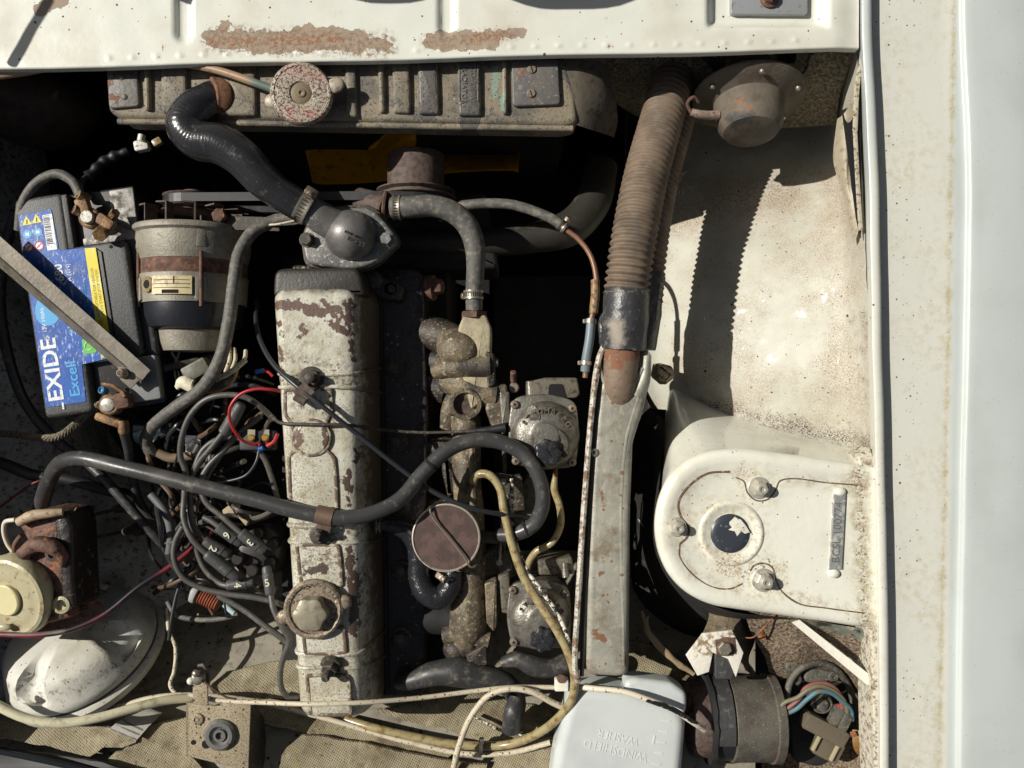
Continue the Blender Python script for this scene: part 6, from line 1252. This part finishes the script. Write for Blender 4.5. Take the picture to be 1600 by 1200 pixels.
# ================================================================== square bracket (throttle pivot)
sb = T('pivot_bracket', 'square rust speckled bracket with a round bush and a cable pivot arm', 'bracket', 345, 1140, -50)
sbm = mat('rust_speckled_plate', c(160, 148, 122), .6, .1, layers=[(c(104, 84, 64), .85, [('noise', 260, .5, .62)]), (c(70, 54, 42), .9, [('speck', 160, .4)])], bump=[(260, .8)])
g = G(); g.prism(rnd_poly([(294, 1098), (340, 1104), (350, 1088), (366, 1094), (392, 1100), (388, 1205), (360, 1198), (294, 1182)], 3), -38, -42, 1); g.ob('front_plate', sbm, sb)
g = G(); g.slab([W(392, 1100, -38), W(388, 1205, -38), W(420, 1204, -120), W(412, 1120, -120)], 3); g.ob('side_plate', M['dark_steel'], sb)
G().slab([W(294, 1098, -39), W(294, 1182, -39), W(306, 1170, -110), W(306, 1100, -110)], 3).ob('left_plate', sbm, sb)
G().lathe(W(345, 1147, -38), Zv, [(25, 0), (25, 5), (21, 9), (16, 9), (12, 4), (10, 3), (10, 8), (6, 8), (5, 2)], 36).ob('round_bush', mat('worn_grey_bush', c(120, 120, 118), .4, .3, layers=[(c(90, 76, 62), .8, [('noise', 80, .5, .65)])]), sb)
G().lathe(W(309, 1123, -38), Zv, [(10, 0), (9, 3), (5, 4), (4.6, 2.5), (3, 2.5), (2.6, 4)], 24).ob('pressed_ring', sbm, sb)
for x, y, r in ((322, 1163, 7), (302, 1160, 4)): G().lathe(W(x, y, -37.6), Zv, [(r, 0), (r, .3), (2, .3)], 20).ob('plate_hole', M['slot'], sb)
G().prism(rnd_poly([(301, 1064), (324, 1066), (325, 1104), (301, 1100)], 3), -24, -27, 1).ob('pivot_arm', sbm, sb)
G().tube([(310, 1040, -22), (318, 1040, -20), (324, 1050, -20), (325, 1070, -24)], 3, 8).ob('arm_hook', M['dark_steel'], sb)
G().lathe(W(312, 1056, -24), Zv, [(9, 0), (9, 12), (6, 14), (3, 14)], 18).ob('pivot_pin', M['zinc'], sb); G().ball(W(298, 1064, -18), 6, 6, 6).ob('pale_button', tow_m, sb); G().ball(W(306, 1052, -8), 6).ob('pin_head', M['zinc'], sb)
G().tube([(316, 1062, -16), (335, 1078, -18), (356, 1090, -24), (370, 1092, -28)], 1.6, 6).ob('inner_cable', M['rust'], sb)
# ================================================================== washer bottle
wb = T('washer_bottle', 'translucent white plastic windscreen washer bottle at the bottom edge', 'washer bottle', 970, 1140, -20)
wbm = mat('translucent_white_plastic', c(202, 206, 203), .28, var=(c(186, 191, 190), 7, .4, .7), layers=[(c(150, 150, 146), .5, [('speck', 60, .1)])], sss=.35, bump=[(16, .6)])
g = G(); g.prism(rnd_poly([(890, 1082, 34), (960, 1074, 60), (1076, 1108, 34), (1060, 1290, 30), (852, 1290, 30), (866, 1180, 40), (880, 1126, 40)], 34, 8), -6, -64, 18, 8); g.ob('bottle_body', wbm, wb)
g = G(); g.prism(rnd_poly([(976, 1066), (992, 1060), (1052, 1068), (1074, 1084), (1074, 1110), (1060, 1140), (980, 1110)], 9, 5), -12, -50, 9, 5); g.ob('bottle_neck', wbm, wb)
wt = mat('embossed_plastic', c(212, 217, 215), .3, sss=.3)
text('WINDSHIELD', W(962, 1172, -5.6), pd(-1, -.25), 19, wt, wb, .25, squeeze=.9); text('WASHER', W(966, 1152, -5.6), pd(-1, -.25), 18, wt, wb, .25, squeeze=.92)
for i in range(6): G().box(W(1041 - i*4, 1126 + i*17, -5.6), 13, 2, 1.2, rot=-.12).ob('level_mark', wt, wb)
text('1', W(1022, 1155, -5.6), pd(-1, -.2), 20, wt, wb, .35)
# ================================================================== wiper motor
wm = T('wiper_motor', 'rusty cylindrical wiper motor held by a cracked black rubber strap', 'wiper motor', 1160, 1110, -70)
mz = -90
def mx_(px, py=1120): return W(px, py, -40).x
mcy = W(0, 1122, mz).y
def mc(px): return Vector((mx_(px), mcy, mz))
body_m = mat('pitted_brown_motor', c(98, 94, 84), .55, .15, var=(c(78, 72, 66), 30, .4, .65), layers=[(c(150, 144, 126), .7, [('noise', 160, .6, .68)]), (c(92, 74, 70), .6, [('noise', 20, .54, .68, dict(stretch=(1, .3, 1)))])], bump=[(260, .7)])
G().lathe(mc(1086), Xv, [(40, -2), (56, 0), (60, 5), (61, 20), (61, 36)], 48).ob('end_cap', M['rust_brown'], wm)
G().lathe(mc(1118), Xv, [(63, 0), (65, 2), (65, 52), (63, 54)], 48).ob('body_band', M['rubber_dark'], wm)
G().lathe(mc(1148), Xv, [(66, 0), (68, 2), (68, 66), (71, 68), (71, 80), (68, 82), (40, 83)], 56).ob('motor_can', body_m, wm)
st_m = mat('cracked_rubber_strap', c(62, 62, 62), .55, layers=[(c(110, 106, 98), .7, [('noise', 50, .55, .75)])], bump=[(90, 1.5)])
g = G(); rows_ = []
for k in range(26):
    t = math.radians(105 - 150*k/25); w_s = 15
    rows_.append([mc(1131) + Vector((sx_, math.cos(t)*0 + math.sin(t)*0, 0)) + Vector((0, math.cos(t + 0), 0))*0 + Vector((0, -math.cos(t)*-1*70, math.sin(t)*70)) for sx_ in (-w_s, -w_s+3, 0, w_s-3, w_s)])
g.grid(rows_); g.ob('strap', st_m, wm)
G().prism(rnd_poly([(1116, 1006), (1148, 1006), (1146, 1062), (1118, 1062)], 4), -18, -30, 2).ob('strap_end', st_m, wm)
G().lathe(mc(1118), Xv, [(66, -7), (72, -6), (73, 0), (71, 2)], 48).ob('torn_rubber', M['black_deep'], wm, jit=2)
G().box(W(1080, 1100, -70), 16, 26, 20, bev=2).ob('end_lug', M['rust'], wm); G().lathe(W(1082, 1114, -60), Zv, [(6, 0), (6, 8), (4, 9)], 14).ob('lug_screw', M['rust_brown'], wm)
gb = mat('grey_gear_casting', c(96, 94, 84), .65, .15, var=(c(66, 64, 58), 40, .4, .62), layers=[(c(140, 134, 116), .7, [('noise', 150, .56, .68)])], bump=[(200, 1)])
g = G(); g.prism(rnd_poly([(1226, 1090), (1224, 1050), (1240, 1034), (1262, 1026), (1290, 1030), (1315, 1046), (1330, 1070), (1335, 1100), (1334, 1140), (1318, 1180), (1280, 1200), (1240, 1190)], 10, 4), -100, -150, 5); g.ob('gearbox', M['black_deep'], wm)
g = G(); pts = [(1228, 1092, -66), (1236, 1062, -66), (1252, 1044, -64), (1276, 1036, -62), (1300, 1042, -64), (1320, 1062, -70), (1332, 1090, -76), (1334, 1120, -80), (1328, 1150, -84)]
g.tube(pts, 5.5, 10, n=8); g.ob('gearbox_rim', gb, wm)
G().prism(rnd_poly([(1256, 1052), (1270, 1044), (1300, 1050), (1306, 1062), (1292, 1066), (1278, 1070), (1258, 1066)], 5), -72, -100, 4).ob('gear_cover', gb, wm)
for x, y in ((1234, 1040), (1283, 1060)[:0] or (1243, 1060), (1300, 1056), (1256, 1026)): G().lathe(W(x, y, -76), Zv, [(9, -10), (9, 6), (7, 8), (3, 8), (2.6, 6)], 18).ob('gearbox_boss', gb, wm)
G().lathe(W(1284, 1099, -62), Vector((-.1, -.1, 1)), [(18, -40), (18, 0), (16, 3), (14, 3), (13, 0), (10, 0), (9.5, 5), (4, 6)], 30).ob('spindle', gb, wm)
cn = mat('brown_connector', c(96, 88, 72), .6, bump=[(160, 1)])
G().box(W(1287, 1138, -56), 76, 27, 26, rot=-.48, bev=3).ob('plug_housing', cn, wm); G().box(W(1292, 1168, -66), 44, 34, 20, rot=-.48, bev=2).ob('plug_shell', cn, wm)
for x, y in ((1276, 1160), (1304, 1176)): G().box(W(x, y, -52), 5, 30, 5, rot=-.48, bev=1).ob('plug_rib', mat('pale_plug_rib', c(160, 150, 120), .6), wm)
for x, y, m_ in ((1306, 1118, M['red_wire']), (1320, 1126, yel)):
    G().box(W(x, y, -50), 16, 32, 12, rot=-.48, bev=2).ob('wire_socket', gb, wm); G().tube([(x+4, y-14, -46), (x+5, y-18, -46)], 3.4, 8).ob('socket_seal', m_, wm)
wires = [('faded red wire arching over the wiper motor spindle', c(136, 80, 76), [(1214, 1116, -40), (1232, 1106, -36), (1250, 1090, -30), (1258, 1076, -28), (1276, 1068, -28), (1296, 1070, -30), (1312, 1086, -36), (1316, 1106, -42)]),
         ('faded green wire arching over the wiper motor spindle', c(112, 104, 82), [(1214, 1112, -38), (1226, 1098, -34), (1246, 1090, -28), (1262, 1078, -24), (1280, 1072, -24), (1300, 1078, -28), (1318, 1094, -36), (1324, 1112, -42)]),
         ('sky blue wire arching over the wiper motor spindle', c(76, 116, 126), [(1222, 1118, -36), (1244, 1108, -32), (1262, 1092, -24), (1278, 1081, -20), (1296, 1082, -24), (1316, 1096, -34), (1330, 1110, -44), (1332, 1125, -50)])]
for i, (l, cc, p) in enumerate(wires): hose('motor_wire', p, 3.6, mat('motor_wire_sheath', cc, .55, layers=[(c(110, 100, 84), .7, [('noise', 60, .52, .66)])]), l, 'wire', 10)
# mounting plate, beam, scuttle surfaces
pb = T('motor_bracket', 'chipped white angular plate and dusty beam carrying the wiper motor strap', 'bracket', 1120, 1010, -20)
cw_m = mat('chipped_white_plate', c(222, 218, 204), .5, layers=[(c(140, 118, 92), .85, [('noise', 60, .46, .56), ('zones', [(1100, 1010, 1140, 1000, 16)], dict(soft=10, amp=14, z=-14))])], bump=[(90, 1)])
G().prism([(1072, 1024), (1098, 990), (1144, 985), (1162, 1020), (1150, 1058), (1138, 1030), (1114, 1020), (1108, 1050), (1090, 1056)], -16, -20, 1).ob('hex_plate', cw_m, pb)
G().lathe(W(1134, 1010, -16), Zv, [(15, 0), (15, 2), (13, 3)], 24).ob('bolt_washer', M['rust'], pb); G().hexa(W(1131, 1012, -13), 11, 9).ob('plate_bolt', M['zinc'], pb)
G().prism([(1118, 1000), (1148, 996), (1150, 1022), (1120, 1026)], -14, -17, .5).ob('square_washer', M['rust_brown'], pb)
bmt = mat('dusty_brown_beam', c(132, 118, 96), .75, layers=[(c(84, 72, 58), .9, [('noise', 60, .48, .64)]), (c(206, 196, 170), .7, [('noise', 120, .62, .68)])], bump=[(160, 1)])
G().net([[(1104, 932, -80), (1108, 960, -60), (1098, 990, -26)], [(1135, 936, -74), (1140, 960, -56), (1128, 988, -24)], [(1168, 948, -78), (1158, 966, -58), (1145, 986, -24)]], n=6, disp=1).ob('beam_face', bmt, pb)
G().net([[(1168, 948, -78), (1158, 966, -58), (1146, 986, -24), (1152, 1010, -22)], [(1180, 970, -120), (1180, 1000, -110), (1170, 1030, -90), (1176, 1060, -80)]], n=6).ob('beam_side', M['dark_steel'], pb)
dust_m = mat('dirt_crusted_scuttle', c(128, 112, 92), .9, layers=[(c(70, 58, 48), .9, [('noise', 130, .42, .58)]), (c(176, 160, 134), .9, [('noise', 200, .56, .66)])], bump=[(220, 2.2)])
G().net([[(1160, 940, -40), (1220, 955, -30), (1300, 975, -20), (1360, 985, -10)], [(1172, 985, -60), (1240, 990, -44), (1310, 1010, -40), (1362, 1040, -20)], [(1196, 1030, -80), (1240, 1036, -66), (1320, 1056, -80), (1366, 1090, -40)], [(1200, 1130, -200), (1260, 1130, -190), (1340, 1130, -160), (1374, 1130, -60)], [(1180, 1260, -200), (1260, 1260, -190), (1340, 1260, -160), (1378, 1260, -60)]], n=10, disp=4, dscale=.03).ob('scuttle_corner', dust_m, car)
G().slab([W(1236, 972, -14), W(1248, 968, -14), W(1366, 1060, 4), W(1354, 1070, 4)], 4).ob('scuttle_strip', cw_m, car)
G().net([[(1250, 968, -20), (1300, 975, -10), (1368, 985, 4)], [(1300, 1010, -60), (1330, 1016, -44), (1372, 1024, -2)], [(1356, 1062, -10), (1362, 1066, -6), (1374, 1070, 0)]], n=8).ob('scuttle_panel', mat('grey_green_panel', c(120, 124, 112), .4, layers=[(c(170, 156, 124), .8, [('noise', 40, .54, .62)]), (c(50, 46, 40), .9, [('noise', 18, .54, .6)])]), car)
G().tube([(1362, 1066, 2), (1372, 1086, 2), (1376, 1100, 2)], 3, 8).ob('strip_end', cw_m, car)
G().tube([(1172, 1120, -160), (1240, 1180, -140), (1300, 1250, -140)], 40, 12).ob('dark_duct', M['black_deep'], car) if False else None
fl_ = mat('dry_leaf_brown', c(150, 98, 60), .6, var=(c(110, 70, 44), 40, .4, .6), bump=[(100, 1)])
def leaf(label, pts, name='dry_leaf', cat='leaf', m=fl_):
    o = G().net(pts, n=5, disp=2, dscale=.06).ob(name, m); return top(o, label, cat)
leaf('curled russet dry leaf on the dirt beside the dusty beam', [[(1180, 975, -60), (1190, 985, -52), (1184, 998, -56)], [(1190, 968, -56), (1197, 985, -60), (1196, 1000, -50)]])
leaf('large translucent brown leaf beside the wiper motor plug', [[(1332, 1140, -50), (1334, 1170, -44), (1350, 1188, -50)], [(1350, 1142, -40), (1356, 1168, -36), (1364, 1184, -44)], [(1370, 1146, -46), (1366, 1168, -44), (1368, 1180, -50)]], m=mat('amber_leaf', c(120, 84, 40), .3, layers=[(c(190, 160, 110), .4, [('noise', 30, .56, .64)])]))
leaf('small orange scrap of leaf above the large brown one', [[(1328, 1144, -40), (1336, 1142, -36)], [(1330, 1152, -40), (1340, 1150, -38)]])
hose('leaf_stalk', [(1160, 996, -40), (1176, 996, -34), (1192, 982, -30), (1212, 960, -34)], 1.3, fl_, 'thin curved brown leaf stalk below the suspension tower', 'stalk', 6)
tw_m = mat('split_pale_twig', c(150, 130, 102), .8, bump=[(120, 1.5)])
o = G().tube([(1003, 955, -60, 2), (1008, 968, -60, 4), (1012, 985, -60, 5), (1030, 1010, -62, 6), (1056, 1034, -64, 5), (1084, 1054, -66, 3)], 5, 8, flat=.5).ob('twig', tw_m, jit=2); top(o, 'split pale twig lying in the gap between the duct and wiper motor', 'twig')
o = G().tube([(1013, 962, -58, 1.5), (1010, 972, -58, 3), (1012, 985, -60, 3)], 2, 6).ob('twig', tw_m); top(o, 'short forked end of the split pale twig near the duct', 'twig')
gr = T('grass_tuft', 'tiny tuft of dry grass caught beside the ribbed air hose', 'grass tuft', 1062, 285, -60)
for k in range(16):
    a = random.uniform(0, 6.28); L = random.uniform(10, 26); G().tube([(1062, 286, -60), (1062 + math.cos(a)*L*.5, 286 + math.sin(a)*L*.5, -56), (1062 + math.cos(a+.2)*L, 286 + math.sin(a+.2)*L, -58)], .5, 4, n=3).ob('blade', M['tube_yellow'], gr)
# small things deep in the left gap
pc_ = T('pressure_switch_plug', 'white plastic plug hanging on a black corrugated wire above the battery', 'plug', 222, 228, -110)
G().box(W(222, 228, -100), 24, 18, 14, rot=.2, bev=3).ob('plug_body', mat('white_nylon', c(206, 204, 196), .4, layers=[(c(130, 116, 96), .7, [('noise', 70, .52, .66)])]), pc_)
G().box(W(246, 222, -100), 16, 12, 10, rot=.5, bev=2).ob('plug_tail', M['tube_yellow'], pc_); G().lathe(W(220, 220, -90), pd(.2, -1), [(6, 0), (6, 10), (4, 11)], 14).ob('plug_nib', tow_m, pc_)
G().tube([(200, 236, -104, 6), (176, 246, -100, 9), (160, 254, -94, 8), (148, 266, -84, 8), (138, 276, -80, 9)], 8, 12, n=10, rf=lambda d, t: 1 + .15*math.sin(d/3)).ob('corrugated_sleeve', M['rubber_dark'], pc_)
G().tube([(126, 300, -44), (128, 284, -60), (136, 276, -80)], 5, 10).ob('wire_tail', M['rubber'], pc_)

# ------------- dim tangle under the leads
rng = random.Random(5)
tang = [mat('tangle_black', c(44, 44, 46), .35), mat('tangle_grey', c(86, 82, 76), .45), mat('tangle_brown', c(88, 70, 52), .6)]
for i in range(46):
    x0, y0 = rng.uniform(236, 300), rng.uniform(700, 930) if i % 2 else rng.uniform(600, 760)
    pts = [(x0, y0, rng.uniform(-190, -120))]
    a = rng.uniform(-1.2, 1.2)
    for k in range(5):
        a += rng.uniform(-.9, .9); x0 += math.cos(a)*34; y0 += math.sin(a)*34
        x0 = min(max(x0, 232), 436); y0 = min(max(y0, 590), 960); pts.append((x0, y0, rng.uniform(-160, -66)))
    o = G().tube(pts, rng.choice((2, 2.6, 3.4, 4.4)), 8, n=8).ob('tangled_wire', tang[rng.choice((0, 0, 1, 2))])
    top(o, {0: 'dim black wire', 1: 'dim grey wire', 2: 'dim brown wire'}[tang.index(o.data.materials[0])] + ' in the dark tangle beneath the numbered plug leads', 'wire', 'wires tangled beneath the plug leads')
for x, y, a, L in ((400, 765, -.6, 40), (415, 780, .9, 34), (388, 900, .3, 30), (270, 760, 1.2, 30), (352, 640, 1.0, 36)):
    pass
